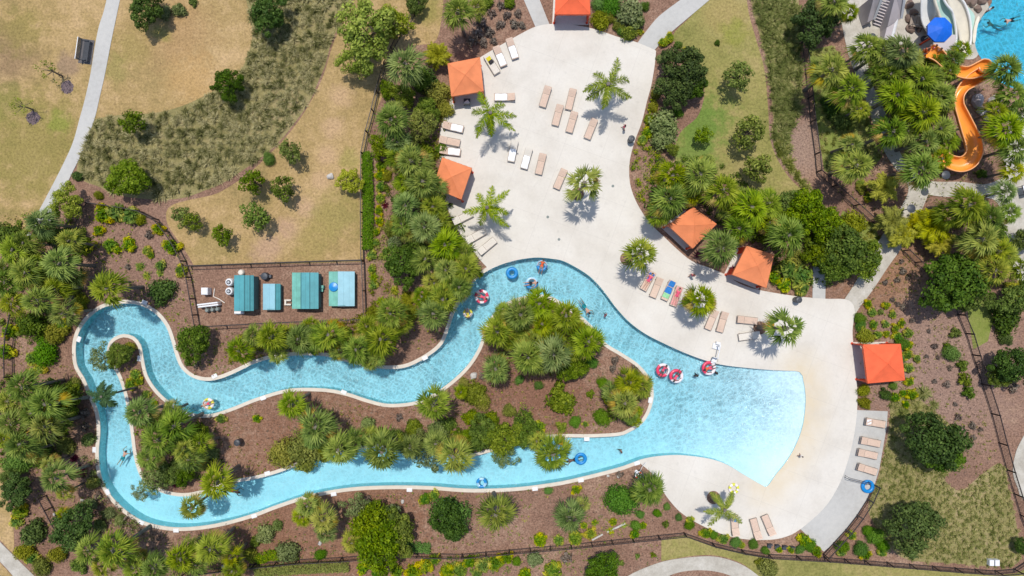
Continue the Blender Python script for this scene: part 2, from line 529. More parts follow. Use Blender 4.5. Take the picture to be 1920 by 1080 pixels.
def dead_fronds(seed, n=3):
    r = np.random.default_rng(seed)
    Q, T = [], []
    for i in range(n):
        az = r.uniform(0, 2 * PI)
        el = math.radians(r.uniform(-30, -10))
        d = np.array([math.cos(az) * math.cos(el), math.sin(az) * math.cos(el), math.sin(el)])
        side = np.array([-math.sin(az), math.cos(az), 0.0])
        nrm = np.cross(d, side)
        base = np.array([0, 0, 2.95]) + d * .5
        Q.append(strips(np.array([[0, 0, 2.95]]), d[None], nrm[None], np.array([.5]), np.array([.035]))); T.append(np.full(2, .4))
        k = 14
        ang = np.linspace(-1.2, 1.2, k)
        D = unit(d[None] * np.cos(ang)[:, None] + side[None] * np.sin(ang)[:, None])
        Q.append(strips(np.repeat(base[None], k, 0), D, np.repeat(nrm[None], k, 0), np.full(k, .48), np.full(k, .05), droop=.35, taper=.2))
        T.append(np.tile(r.uniform(.2, .9, k), 2))
    return np.concatenate(Q), np.concatenate(T)

def feather_crown(seed, n=9, cz=2.2, plume=.20, width=.03, pairs=34, up=35, low=-5, reach=1.0):
    r = np.random.default_rng(seed)
    Q, T = [], []
    for i in range(n):
        az = i * 2 * PI / n + r.uniform(-.28, .28)
        f = (i * 0.618) % 1
        e0 = math.radians(low + (up - low) * f + r.uniform(-6, 6))
        m = pairs
        t = np.linspace(0, 1, m)
        L = reach * r.uniform(.85, 1.12)
        el = e0 - t * math.radians(55 + 20 * f)
        h = np.cumsum(np.cos(el)) / m * L
        z = np.cumsum(np.sin(el)) / m * L
        bend = r.uniform(-.25, .25) * t ** 2
        hx, hy = math.cos(az), math.sin(az)
        P = np.stack([hx * h - hy * bend, hy * h + hx * bend, cz + z], 1)
        D = unit(np.gradient(P, axis=0))
        side = unit(np.cross(D, np.array([0, 0, 1.0])))
        nrm = np.cross(side, D)
        # rachis
        seg = D[:-1] * 0
        a, b = P[:-1], P[1:]
        w = side[:-1] * .014
        Q.append(np.stack([a - w, a + w, b + w, b - w], 1)); T.append(np.full(m - 1, .7))
        for sgn in (-1, 1):
            for rep in range(2):
                rot = r.normal(0, .5, m)
                sd_ = side * np.cos(rot)[:, None] * sgn + nrm * np.sin(rot)[:, None]
                dl = unit(sd_ * .9 + D * .65)
                ll = plume * (0.35 + 1.0 * np.sin(np.clip(t * 1.02 + .10, 0, 1) * PI) ** .6) * r.uniform(.75, 1.2, m)
                Q.append(strips(P + D * r.uniform(-.01, .01, (m, 1)), dl, nrm + .01, ll, np.full(m, width), droop=.35, taper=.3))
                tt = .45 + r.normal(0, .16, m)
                T.append(np.tile(tt, 2))
    return np.concatenate(Q), np.concatenate(T)

def clumps(seed, nc, R=1.0, flat=.8, cz=0.0, base=-.35, rc=(.26, .42)):
    """centres and radii of leaf clumps on a rough dome"""
    r = np.random.default_rng(seed)
    out = []
    a1, a2, a3 = r.uniform(0, 6.28, 3)
    for i in range(nc):
        u = (i + .5) / nc
        phi = i * 2.39996 + r.uniform(-.4, .4)
        zz = 1 - u * (1 - base)
        rr = math.sqrt(max(0, 1 - zz * zz))
        q = r.uniform(rc[0], rc[1])
        lobe = 1 + .17 * math.sin(2 * phi + a1) + .15 * math.sin(3 * phi + a2) + .10 * math.sin(5 * phi + a3)
        k = (1 - q) * r.uniform(.74, 1.14) * (1 + (lobe - 1) * rr)
        out.append((math.cos(phi) * rr * k * R, math.sin(phi) * rr * k * R, cz + zz * k * flat * R, q * R, r.uniform(-.16, .16)))
    return np.array(out)

def leaves(seed, cl, per, size, inner=.35, asp=.55, tintup=.22, tips=0.0):
    """leaves over clumps: mostly on the outside of each clump"""
    r = np.random.default_rng(seed)
    n = len(cl) * per
    c = np.repeat(cl, per, 0)
    d = unit(r.normal(0, 1, (n, 3)))
    rad = np.where(r.random(n) < inner, r.uniform(.2, .8, n), r.uniform(.75, 1.12, n))
    P = c[:, :3] + d * (c[:, 3] * rad)[:, None]
    out = unit(d + r.normal(0, .5, (n, 3)) + np.array([0, 0, .35]))
    tang = unit(np.cross(out, unit(r.normal(0, 1, (n, 3)))))
    L = size * r.uniform(.6, 1.35, n)
    Q = diamonds(P - tang * (L * .5)[:, None], tang, out, L, L * asp * r.uniform(.8, 1.2, n))
    T = .45 + c[:, 4] + r.normal(0, .14, n) + tintup * (d[:, 2] * .5)
    if tips: T = T - tips * .55 + tips * 1.35 * np.clip(np.hypot(P[:, 0], P[:, 1]), 0, 1.1) ** 2   # old leaves round the rim turn yellow
    return Q, T

def limb_mesh(cl, cz0, r0, name, mat, n=9, top=None):
    mb = MB()
    top = top or cz0
    mb.tube([(0, 0, -.05), (0.01, 0.0, top * .5), (0.02, .01, top)], [r0 * 1.25, r0, r0 * .85], 8)
    for i in range(0, len(cl), max(1, len(cl) // n)):
        c = cl[i]
        a = Vector((0.02, .01, top * .92)); b = Vector((c[0], c[1], c[2] - c[3] * .2))
        mb.tube([a, a.lerp(b, .5) + Vector((0, 0, -.04)), b], [r0 * .5, r0 * .32, r0 * .12], 5)
    return mb.mesh(name, mat, True)

# ================================================================== THE GROUND PLAN
def spline(pts, closed=True, step=0.35):
    """Catmull-Rom through pixel points -> dense points in metres"""
    P = [W(*p).xy for p in pts]
    n = len(P)
    out = []
    rngi = range(n) if closed else range(n - 1)
    for i in rngi:
        if closed:
            a, b, c, d = P[i - 1], P[i], P[(i + 1) % n], P[(i + 2) % n]
        else:
            a, b, c, d = P[max(0, i - 1)], P[i], P[i + 1], P[min(n - 1, i + 2)]
        k = max(2, int((c - b).length / step))
        for j in range(k):
            t = j / k
            out.append(0.5 * ((2 * b) + (c - a) * t + (2 * a - 5 * b + 4 * c - d) * t * t + (3 * b - a - 3 * c + d) * t ** 3))
    if not closed:
        out.append(P[-1])
    return np.array([(p.x, p.y) for p in out])

def poly(pts):
    return np.array([tuple(W(*p).xy) for p in pts])

def offset(pl, d):
    a = np.roll(pl, 1, 0); b = np.roll(pl, -1, 0)
    t = unit(b - a)
    area = np.sum(pl[:, 0] * np.roll(pl[:, 1], -1) - np.roll(pl[:, 0], -1) * pl[:, 1])
    nn = np.stack([t[:, 1], -t[:, 0]], 1) * (1 if area > 0 else -1)
    return pl + nn * d

def inside(pts, pl):
    x, y = pts[:, 0], pts[:, 1]
    r = np.zeros(len(pts), bool)
    x0, y0 = pl[:, 0], pl[:, 1]
    x1, y1 = np.roll(x0, -1), np.roll(y0, -1)
    for a, b, c, d in zip(x0, y0, x1, y1):
        if b == d: continue
        m = ((b > y) != (d > y))
        r ^= m & (x < (c - a) * (y - b) / (d - b) + a)
    return r

river = spline([(1010,483),(1040,486),(1060,491),(1100,514),(1127,540),(1155,577),(1180,604),(1210,626),(1247,645),(1285,662),(1320,675),(1360,685),(1435,693),(1470,695),
    (1500,698),(1507,715),(1511,745),(1509,778),(1503,808),(1490,840),(1473,868),(1455,890),(1439,912),(1428,909),(1395,890),(1365,872),(1335,861),(1297,855),(1260,853),(1210,859),(1160,876),(1085,895),(1035,905),(960,914),(880,916),(805,911),
    (730,910),(655,914),(580,927),(517,947),(480,961),(425,977),(375,986),(325,988),(280,980),(250,966),(220,941),(200,915),(189,885),(186,847),(189,808),(185,772),(172,740),(160,710),(147,688),(143,665),(144,640),(152,617),(170,594),(192,578),(217,571),(240,569),(270,575),(295,591),(312,613),(322,640),
    (329,665),(340,690),(360,707),(385,714),(410,711),(437,701),(480,681),(517,671),(567,666),(617,669),(655,680),(705,690),(735,692),(767,687),(805,667),(830,645),(842,617),(852,588),(867,560),(886,532),(905,514),(930,500),(960,490),(985,485)])
island = spline([(205,642),(215,632),(232,626),(252,631),(265,647),(270,672),(277,702),(292,727),(315,750),(345,769),(370,776),(400,775),(437,763),(480,746),(530,731),(567,727),(617,729),(655,737),(692,749),(730,757),(780,752),(817,735),(850,711),(877,684),(897,652),(907,622),(920,595),(942,572),(965,560),(990,554),(1015,552),(1037,557),(1060,571),(1085,588),(1110,611),(1135,642),(1165,661),(1195,681),(1214,702),(1224,725),(1225,748),(1217,775),(1202,796),(1180,810),(1160,817),(1110,820),(1060,820),(1010,823),(985,829),(950,840),(917,848),(880,857),(840,856),(805,847),(775,838),(745,835),(710,838),(675,842),(640,850),(605,859),(567,870),(517,888),(475,899),(435,906),(395,920),(355,930),(320,928),(290,917),(268,900),(257,877),(250,847),(246,815),(242,785),(236,752),(232,735),(222,706),(207,680),(201,660)])
river_out = offset(river, 0.34)
island_in = offset(island, -0.32)
deck = spline([(905,105),(925,93),(965,70),(1005,50),(1040,45),(1075,47),(1115,55),(1160,70),(1195,80),(1228,94)], False)
deck = np.concatenate([deck, spline([(1230,96),(1227,125),(1221,160),(1213,190),(1203,230),(1190,265),(1181,300),(1180,335),(1187,365),(1202,395),(1222,422),(1245,444),(1270,468),(1298,490),(1332,503),(1362,516),(1385,531),(1420,543),(1490,555),(1545,560),(1588,562),(1602,580),(1598,620),(1601,660),(1606,715),(1607,760),(1602,810),(1590,862),(1572,910),(1545,952),(1500,992),(1470,1007),(1435,1012),(1385,1009),(1335,994),(1282,965),(1252,934),(1236,908),(1220,885),(1204,872),(1193,860)], False)[:]])
deck = np.concatenate([deck, poly([(1200,800),(1100,640),(1000,560),(925,530)]), spline([(912,500),(900,487),(884,467),(866,443),(848,412),(836,380),(829,345),(825,300),(824,262),(829,230),(837,205),(846,182),(850,140)], False)])
pad = poly([(1590,768),(1664,771),(1662,800),(1655,840),(1648,880),(1640,906),(1625,937),(1600,975),(1570,1012),(1544,1034),(1502,993),(1490,985),(1570,880)])
path_nw = np.concatenate([spline([(203,-12),(195,22),(186,50),(178,90),(170,140),(160,185),(150,222),(137,268),(118,310),(95,355),(72,398),(60,415)], False), spline([(95,415),(105,395),(118,365),(133,330),(148,300),(162,268),(172,240),(180,215),(188,180),(195,150),(202,115),(209,78),(217,40),(228,-12)], False)])
path_n1 = poly([(977,-12),(1007,-12),(1031,48),(1030,60),(1010,60),(1004,51)])
path_n2 = np.concatenate([spline([(1290,-10),(1270,4),(1235,31),(1212,58),(1192,85)], False), spline([(1215,110),(1228,93),(1255,64),(1285,38),(1330,0),(1342,-12)], False)])
path_ne = np.concatenate([spline([(1575,30),(1585,80),(1596,120),(1618,172),(1640,240),(1660,288),(1685,325),(1703,352),(1692,383),(1665,425),(1635,470),(1608,522),(1580,566)], False), spline([(1603,590),(1612,575),(1635,545),(1665,500),(1695,457),(1720,410),(1740,362),(1735,340),(1712,318),(1690,292),(1674,250),(1655,200),(1632,150),(1630,110),(1660,90),(1700,85),(1735,110),(1790,110),(1835,100),(1835,-10),(1590,-10)], False)])
path_stub = poly([(1524,500),(1548,500),(1547,562),(1523,560)])
plaza = np.concatenate([spline([(1722,338),(1760,341),(1800,341),(1850,345),(1885,325),(1880,290),(1895,240),(1925,200),(1990,180)], False), spline([(1990,560),(1915,530),(1902,510),(1885,452),(1877,405),(1862,374),(1800,370),(1760,368),(1722,362)], False)])
path_sw = np.concatenate([spline([(-20,992),(0,1015),(35,1050),(70,1085),(90,1110)], False), spline([(40,1110),(25,1080),(0,1052),(-20,1035)], False)])
path_s = np.concatenate([spline([(1150,1100),(1180,1078),(1215,1062),(1250,1051),(1300,1044),(1345,1044),(1390,1058),(1425,1082),(1445,1105)], False), spline([(1400,1105),(1375,1082),(1340,1071),(1300,1069),(1265,1075),(1235,1090),(1225,1105)], False)])
path_e = spline([(1990,780),(1935,800),(1912,830),(1901,860),(1899,890),(1908,915),(1920,938),(1990,980)], True)
lawn_w = np.concatenate([poly([(-40,-40),(480,-40),(480,30)]), spline([(478,60),(466,108),(440,148),(398,174),(345,200),(290,214),(215,219),(172,226)], False), poly([(60,425),(35,440),(0,425),(-40,420)])])
lawn_c = np.concatenate([spline([(832,-40),(830,20),(818,75),(790,84),(765,88),(742,120),(718,178),(700,225),(688,280),(683,330),(682,400),(682,491)], False), poly([(364,499)]), spline([(356,484),(342,462),(326,440),(314,420),(312,398),(322,385),(350,376),(400,365),(430,350),(470,322),(510,285),(550,240),(580,195),(605,145),(622,90),(640,40),(655,-40)], False)])
lawn_n2 = poly([(755,10),(800,-5),(840,-40),(740,-40)])
lawn_e = np.concatenate([spline([(1330,-30),(1300,25),(1262,68),(1290,110),(1320,160),(1310,215),(1275,250),(1265,300),(1310,318),(1350,330),(1390,360),(1460,400)], False), spline([(1530,372),(1488,342),(1460,303),(1444,260),(1440,200),(1433,130),(1417,72),(1403,20),(1398,-30)], False)])
strip_e = np.concatenate([spline([(1405,-30),(1412,20),(1424,65),(1440,125),(1448,200),(1452,262)], False), spline([(1480,300),(1484,240),(1500,210),(1504,150),(1498,90),(1500,40),(1495,-30)], False)])
strip_e2 = np.concatenate([spline([(1452,262),(1465,300),(1492,338),(1520,375)], False), spline([(1548,395),(1520,352),(1490,318),(1480,285),(1470,255)], False)])
green_ne = poly([(1515,95),(1530,215),(1545,320),(1590,345),(1650,300),(1635,240),(1610,175),(1585,115),(1560,85)])
green_mid = poly([(1580,395),(1640,420),(1655,470),(1600,505),(1550,470)])
lawn_sw = spline([(-30,850),(8,868),(12,930),(22,965),(26,1000),(24,1035),(0,1012),(-30,990)])
lawn_sw2 = poly([(-30,1030),(0,1055),(25,1082),(40,1110),(-30,1110)])
lawn_s = np.concatenate([poly([(1240,1012),(1284,1003),(1335,1024),(1440,1047),(1545,1053),(1705,1066),(1870,1078),(1905,1075),(1980,1040),(1980,1110),(1420,1110)]), spline([(1415,1075),(1390,1056),(1345,1042),(1300,1042),(1240,1052)], False)])
lush = poly([(1812,570),(1845,560),(1862,600),(1852,640),(1825,655)])
wild_se = spline([(1672,745),(1705,738),(1745,765),(1790,810),(1800,870),(1770,895),(1800,920),(1840,890),(1878,870),(1893,930),(1906,985),(1912,1050),(1868,1062),(1790,1056),(1705,1050),(1668,1025),(1640,985),(1628,950),(1645,900),(1660,840),(1668,790)])
beds = spline([(148,318),(165,262),(176,232),(215,221),(290,216),(345,202),(398,177),(442,150),(468,108),(478,60),(470,20),(480,-40),(655,-40),(642,30),(625,60),(615,85),(606,120),(591,155),(576,190),(551,225),(530,252),(502,280),(478,298),(442,323),(415,340),(390,350),(345,366),(300,370),(250,366),(215,360),(185,345),(160,336)])
beds = offset(beds, .22)
pool2 = spline([(1868,-30),(1860,4),(1849,20),(1838,36),(1831,52),(1827,78),(1832,98),(1843,115),(1850,140),(1868,150),(1902,166),(1940,170),(2000,170),(2000,-30)])
planter = poly([(1303,470),(1345,440),(1385,478),(1366,514),(1332,503),(1306,490)])
def under(cs, grow=1.06):
    P = np.array([tuple(W(x, y, 2.25).xy) for x, y in cs]); c = P.mean(0); return c + (P - c) * grow
cab_a = under([(1252,422),(1300,388),(1344,420),(1299,466)]); cab_b = under([(1400,461),(1452,478),(1437,540),(1373,515)])
cab_c = under([(1618,646),(1689,645),(1697,713),(1627,719)], 1.02); cab_d = under([(1043,-34),(1104,-34),(1107,27),(1040,27)]); cab_e = under([(839,119),(900,107),(907,171),(846,181)], 1.0); cab_f = under([(829,295),(885,315),(865,374),(812,352)], 1.0)

LAYERS = [  # low to high
    ('lawn_w', lawn_w), ('lawn_c', lawn_c), ('lawn_n2', lawn_n2), ('lawn_e', lawn_e), ('strip_e', strip_e), ('strip_e2', strip_e2), ('green_ne', green_ne), ('green_mid', green_mid),
    ('lawn_sw', lawn_sw), ('lawn_sw2', lawn_sw2), ('lawn_s', lawn_s), ('lush', lush), ('wild_se', wild_se), ('beds', beds),
    ('path_nw', path_nw), ('path_n1', path_n1), ('path_n2', path_n2), ('path_ne', path_ne), ('path_stub', path_stub), ('plaza', plaza), ('path_sw', path_sw), ('path_s', path_s), ('path_e', path_e),
    ('river_out', river_out), ('pad', pad), ('deck', deck), ('planter', planter), ('cab_a', cab_a), ('cab_b', cab_b), ('cab_c', cab_c), ('cab_d', cab_d), ('cab_e', cab_e), ('cab_f', cab_f), ('river', river), ('island', island), ('island_in', island_in), ('pool2', pool2)]
GROUPS = {  # sheet -> (object name, material, height)
    'lawn_w': ('dry_lawn', 'dry_lawn', .012), 'lawn_c': ('dry_lawn', 'dry_lawn', .012), 'lawn_n2': ('dry_lawn', 'dry_lawn', .012), 'lawn_sw': ('dry_lawn', 'dry_lawn', .012), 'lawn_sw2': ('dry_lawn', 'dry_lawn', .012),
    'lawn_e': ('green_lawn', 'green_lawn', .012), 'lawn_s': ('green_lawn', 'green_lawn', .012), 'lush': ('grass_strip', 'lush_lawn', .012), 'green_ne': ('grass_strip', 'lush_lawn', .012), 'green_mid': ('grass_strip', 'lush_lawn', .012),
    'strip_e': ('wild_ground', 'wild_soil', .008), 'strip_e2': ('wild_ground', 'wild_soil', .008), 'wild_se': ('wild_ground', 'wild_soil', .008), 'beds': ('grass_bed_soil', 'wild_soil', .008),
    'path_nw': ('path', 'concrete', .06), 'path_n1': ('path', 'concrete', .06), 'path_n2': ('path', 'concrete', .06), 'path_stub': ('path', 'concrete', .06), 'pad': ('path', 'concrete', .045),
    'path_ne': ('paved_walk', 'pale_paving', .06), 'plaza': ('paved_walk', 'pale_paving', .06), 'path_sw': ('paved_walk', 'pale_paving', .06), 'path_s': ('paved_walk', 'pale_paving', .06), 'path_e': ('paved_walk', 'pale_paving', .06),
    'river_out': ('pool_coping', 'coping', .10), 'island': ('pool_coping', 'coping', .10), 'deck': ('pool_deck', 'pool_deck', .05), 'planter': ('ground', 'mulch', 0), 'cab_a': ('pool_deck', 'pool_deck', .05), 'cab_b': ('pool_deck', 'pool_deck', .05), 'cab_c': ('pool_deck', 'pool_deck', .05), 'cab_d': ('pool_deck', 'pool_deck', .05), 'cab_e': ('pool_deck', 'pool_deck', .05), 'cab_f': ('pool_deck', 'pool_deck', .05), 'island_in': ('ground', 'mulch', 0),
    'river': ('pool_floor', 'pool_floor', 0), 'pool2': ('pool_floor', 'pool_floor', 0)}

arc = spline([(1439,912),(1455,890),(1473,868),(1490,840),(1503,808),(1509,778),(1511,745),(1507,715),(1500,698)], False, .15)
arc_c = W(1360, 760)
def d_arc(P):
    P = np.asarray(P)[:, :2]
    out = np.full(len(P), 1e9)
    for q in arc:
        out = np.minimum(out, (P[:, 0] - q[0]) ** 2 + (P[:, 1] - q[1]) ** 2)
    return np.sqrt(out)
WATER_Z = -0.05
def z_floor(P):
    d = d_arc(P)
    return WATER_Z - 0.012 - np.minimum(1.0, 0.10 + d * 0.072)
def z_deck(P):
    d = d_arc(P)
    return 0.05 - 0.105 * np.clip(1 - d / 1.7, 0, 1)

verts, edges = [], []
def add_loop(pl):
    o = len(verts)
    # drop near-duplicate points
    keep = [0]
    for i in range(1, len(pl)):
        if np.hypot(*(pl[i] - pl[keep[-1]])) > 0.03:
            keep.append(i)
    if np.hypot(*(pl[keep[-1]] - pl[0])) < 0.03: keep.pop()
    q = pl[keep]
    for p in q: verts.append(Vector((float(p[0]), float(p[1]))))
    n = len(q)
    for i in range(n): edges.append((o + i, o + (i + 1) % n))
for nm, pl in LAYERS: add_loop(pl)
OUT = 260.0
add_loop(np.array([(-OUT, -OUT), (OUT, -OUT), (OUT, OUT), (-OUT, OUT)]))
gx, gy = np.meshgrid(np.arange(1235, 1600, 11), np.arange(640, 1010, 11))
gp = np.array([tuple(W(x, y).xy) for x, y in zip(gx.ravel(), gy.ravel())])
gp += rng.uniform(-.05, .05, gp.shape)
gp = gp[(d_arc(gp) < 13)]
for p in gp: verts.append(Vector((float(p[0]), float(p[1]))))
cv, ce, cf, _, _, _ = delaunay_2d_cdt(verts, edges, [], 0, 1e-4, False)
CV = np.array([(v.x, v.y) for v in cv])
CF = np.array([tuple(f) for f in cf if len(f) == 3])
cen = CV[CF].mean(1)
lay = np.full(len(CF), -1)
for i, (nm, pl) in enumerate(LAYERS):
    m = inside(cen, pl)
    if nm in ('island', 'island_in'): m &= inside(cen, river)
    lay[m] = i
names = [GROUPS[LAYERS[i][0]][0] if i >= 0 else 'ground' for i in lay]
layn = np.array([LAYERS[i][0] if i >= 0 else '' for i in lay])
names = np.array(names)

# deck stone: nearly white, faint joints, a sandy stain that follows the beach edge
def deck_material():
    t = NT('pool_deck_stone')
    v = t.pos()
    f = t.noise(v, 0.22, 4, .6)
    c = t.ramp(f, [(0.3, lin('#ddd5c8', K)), (0.5, lin('#e9e2d6', K)), (0.7, lin('#f0eadf', K))])
    fine = t.ramp(t.noise(v, 5.0, 4, .7), [(0.3, grey(.955)), (0.7, grey(1.03))])
    c = t.mix(1.0, c, fine, 'MULTIPLY')
    spots = t.ramp(t.noise(v, 1.3, 6, .7), [(0.58, grey(1.0)), (0.76, grey(.86))])
    c = t.mix(1.0, c, spots, 'MULTIPLY')
    at = t.n('ShaderNodeAttribute', attribute_name='stain')
    n2 = t.noise(v, 0.9, 5, .7)
    s = t.math('MULTIPLY', at.outputs['Fac'], t.math('ADD', t.math('MULTIPLY', n2, 1.3), .10), True)
    c = t.mix(s, c, lin('#e6d3b0', K))
    # saw-cut joints, very faint
    br = t.n('ShaderNodeTexBrick')
    br.offset = 0.0
    br.inputs['Scale'].default_value = 1.0
    br.inputs['Brick Width'].default_value = 3.6
    br.inputs['Row Height'].default_value = 3.6
    br.inputs['Mortar Size'].default_value = 0.018
    br.inputs['Mortar Smooth'].default_value = 0.3
    mp = t.n('ShaderNodeMapping'); mp.inputs['Rotation'].default_value = (0, 0, .35)
    t.l(v, mp.inputs['Vector']); t.l(mp.outputs[0], br.inputs['Vector'])
    c = t.mix(t.math('MULTIPLY', br.outputs['Fac'], .28), c, lin('#b9b2a8', K))
    return t.done(t.bsdf(c, .8, t.bump(fine, .08, .02), .25))
M['pool_deck'] = deck_material()

def sheet(oname, mat, tris, zf, skirt=True, wall_to=None, extra=None):
    used, inv = np.unique(tris.ravel(), return_inverse=True)
    P = CV[used]
    z = zf(P)
    V = [(float(a), float(b), float(c)) for (a, b), c in zip(P, z)]
    F = inv.reshape(-1, 3)
    F = [tuple(int(x) for x in f) for f in F]
    nflat = len(F)
    cnt = {}
    for f in F:
        for a, b in ((f[0], f[1]), (f[1], f[2]), (f[2], f[0])):
            cnt[(a, b)] = cnt.get((a, b), 0) + 1
    bnd = [(a, b) for (a, b) in cnt if (b, a) not in cnt]
    mats = [mat]
    if skirt or wall_to is not None:
        low = {}
        for a, b in bnd:
            for q in (a, b):
                if q not in low:
                    x, y, zz = V[q]
                    if wall_to is not None:
                        zt = wall_to(x, y)
                    else:
                        zt = 0.0 if zz > 0 else zz
                    low[q] = len(V)
                    V.append((x, y, zt))
            if abs(V[low[a]][2] - V[a][2]) > 1e-3 or abs(V[low[b]][2] - V[b][2]) > 1e-3:
                F.append((b, a, low[a], low[b]))
    me = bpy.data.meshes.new(oname)
    me.from_pydata(V, [], F)
    me.materials.append(mat)
    if wall_to is not None:
        me.materials.append(M['wall_tile'])
        me.polygons.foreach_set('material_index', [0] * nflat + [1] * (len(F) - nflat))
    if extra:
        for nm, fn in extra.items():
            a = me.attributes.new(nm, 'FLOAT', 'POINT')
            VV = np.array(V)
            a.data.foreach_set('value', fn(VV[:, :2]).astype(np.float32))
    me.update()
    o = bpy.data.objects.new(oname, me)
    COL.objects.link(o)
    tag(o, kind='structure')
    return o

def stain(P):
    d = d_arc(P)
    dc = np.hypot(P[:, 0] - arc_c.x, P[:, 1] - arc_c.y)
    return np.clip(1.0 - d / 3.2, 0, 1) ** 1.15 * 1.0

def sel(nm): return CF[names == nm]
sheet('ground', M['mulch'], sel('ground'), lambda P: np.zeros(len(P)), False)
sheet('dry_lawn', M['dry_lawn'], sel('dry_lawn'), lambda P: np.full(len(P), .012))
sheet('green_lawn', M['green_lawn'], sel('green_lawn'), lambda P: np.full(len(P), .012))
sheet('grass_strip', M['lush_lawn'], sel('grass_strip'), lambda P: np.full(len(P), .012))
sheet('wild_ground', M['wild_soil'], sel('wild_ground'), lambda P: np.full(len(P), .008))
sheet('grass_bed_soil', M['wild_soil'], sel('grass_bed_soil'), lambda P: np.full(len(P), .008))
sheet('path', M['concrete'], sel('path'), lambda P: np.full(len(P), .055))
sheet('paved_walk', M['pale_paving'], sel('paved_walk'), lambda P: np.full(len(P), .055))
sheet('pool_coping', M['coping'], sel('pool_coping'), lambda P: np.full(len(P), .075))
sheet('pool_deck', M['pool_deck'], sel('pool_deck'), z_deck, extra={'stain': stain})
rt = CF[layn == 'river']
sheet('pool_floor', M['pool_floor'], rt, z_floor, False, wall_to=lambda x, y: float(min(0.0, z_deck(np.array([(x, y)]))[0])))
rt2 = CF[layn == 'pool2']
sheet('pool_floor', M['pool_floor'], rt2, lambda P: np.full(len(P), -1.35), False, wall_to=lambda x, y: 0.0)

def water_material(name, sig, glow=1.0, cell=2.6):
    """clear pool water: absorbs red with depth, with a caustic web of sunlight painted into its tint"""
    t = NT(name)
    v = t.pos()
    dp = t.n('ShaderNodeAttribute', attribute_name='depth').outputs['Fac']
    ch = [t.math('POWER', math.exp(-s), dp) for s in sig]
    cc = t.n('ShaderNodeCombineColor')
    for i in range(3): t.l(ch[i], cc.inputs[i])
    # cell pattern that paints sun caustics into the tint
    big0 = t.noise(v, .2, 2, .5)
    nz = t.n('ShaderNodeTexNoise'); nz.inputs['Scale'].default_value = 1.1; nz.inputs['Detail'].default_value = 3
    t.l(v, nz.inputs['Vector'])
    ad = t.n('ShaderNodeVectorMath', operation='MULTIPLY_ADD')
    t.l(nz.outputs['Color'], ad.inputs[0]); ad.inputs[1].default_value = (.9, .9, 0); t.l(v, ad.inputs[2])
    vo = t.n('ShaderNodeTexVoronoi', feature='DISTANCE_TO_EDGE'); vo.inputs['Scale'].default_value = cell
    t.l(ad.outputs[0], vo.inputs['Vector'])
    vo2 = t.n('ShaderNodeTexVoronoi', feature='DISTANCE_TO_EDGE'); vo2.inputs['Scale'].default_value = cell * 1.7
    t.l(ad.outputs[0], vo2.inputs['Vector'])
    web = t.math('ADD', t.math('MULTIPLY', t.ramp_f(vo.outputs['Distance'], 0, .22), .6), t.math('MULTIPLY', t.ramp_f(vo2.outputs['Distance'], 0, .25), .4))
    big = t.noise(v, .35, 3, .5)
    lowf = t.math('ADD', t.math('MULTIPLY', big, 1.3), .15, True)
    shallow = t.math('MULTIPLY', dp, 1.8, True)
    # the painted web is weaker in the calmer south channel
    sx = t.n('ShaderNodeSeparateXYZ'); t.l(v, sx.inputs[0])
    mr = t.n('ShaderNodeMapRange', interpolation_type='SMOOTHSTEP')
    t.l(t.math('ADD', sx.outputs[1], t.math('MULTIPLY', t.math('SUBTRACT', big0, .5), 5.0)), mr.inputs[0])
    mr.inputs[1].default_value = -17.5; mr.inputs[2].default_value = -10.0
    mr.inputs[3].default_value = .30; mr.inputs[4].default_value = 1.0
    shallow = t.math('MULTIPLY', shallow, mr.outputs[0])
    # painted caustic brightness: 1 on the web, lower between
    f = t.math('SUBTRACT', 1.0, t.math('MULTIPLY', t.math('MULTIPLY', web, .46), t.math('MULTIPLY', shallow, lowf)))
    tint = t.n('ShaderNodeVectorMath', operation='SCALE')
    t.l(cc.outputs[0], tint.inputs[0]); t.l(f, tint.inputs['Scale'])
    tr = t.n('ShaderNodeBsdfTransparent')
    t.l(tint.outputs[0], tr.inputs['Color'])
    gl = t.n('ShaderNodeBsdfGlossy'); gl.inputs['Roughness'].default_value = .10
    bn = t.noise(v, 4.2, 3, .6)
    nm = t.bump(bn, 1.0, .16)
    t.l(nm, gl.inputs['Normal'])
    fr = t.n('ShaderNodeFresnel'); fr.inputs['IOR'].default_value = 1.33
    t.l(nm, fr.inputs['Normal'])
    mx = t.n('ShaderNodeMixShader')
    t.l(fr.outputs[0], mx.inputs[0]); t.l(tr.outputs[0], mx.inputs[1]); t.l(gl.outputs[0], mx.inputs[2])
    return t.done(mx.outputs[0])
def _rf(self, val, a, b):
    mr = self.n('ShaderNodeMapRange', interpolation_type='SMOOTHSTEP')
    self.l(val, mr.inputs[0]); mr.inputs[1].default_value = a; mr.inputs[2].default_value = b
    return mr.outputs[0]
NT.ramp_f = _rf
M['water'] = water_material('river_water', (.36, .05, .015))
M['water2'] = water_material('slide_pool_water', (.95, .16, .05), cell=2.2)

def water_sheet(name, tris, mat, depth):
    used, inv = np.unique(tris.ravel(), return_inverse=True)
    P = CV[used]
    V = [(float(a), float(b), WATER_Z) for a, b in P]
    me = bpy.data.meshes.new(name)
    me.from_pydata(V, [], [tuple(int(x) for x in f) for f in inv.reshape(-1, 3)])
    me.materials.append(mat)
    a = me.attributes.new('depth', 'FLOAT', 'POINT')
    a.data.foreach_set('value', depth(P).astype(np.float32))
    me.update()
    o = bpy.data.objects.new(name, me); COL.objects.link(o)
    return tag(o, kind='structure')
water_sheet('water', rt, M['water'], lambda P: WATER_Z - z_floor(P))
water_sheet('water', rt2, M['water2'], lambda P: np.full(len(P), 1.30))

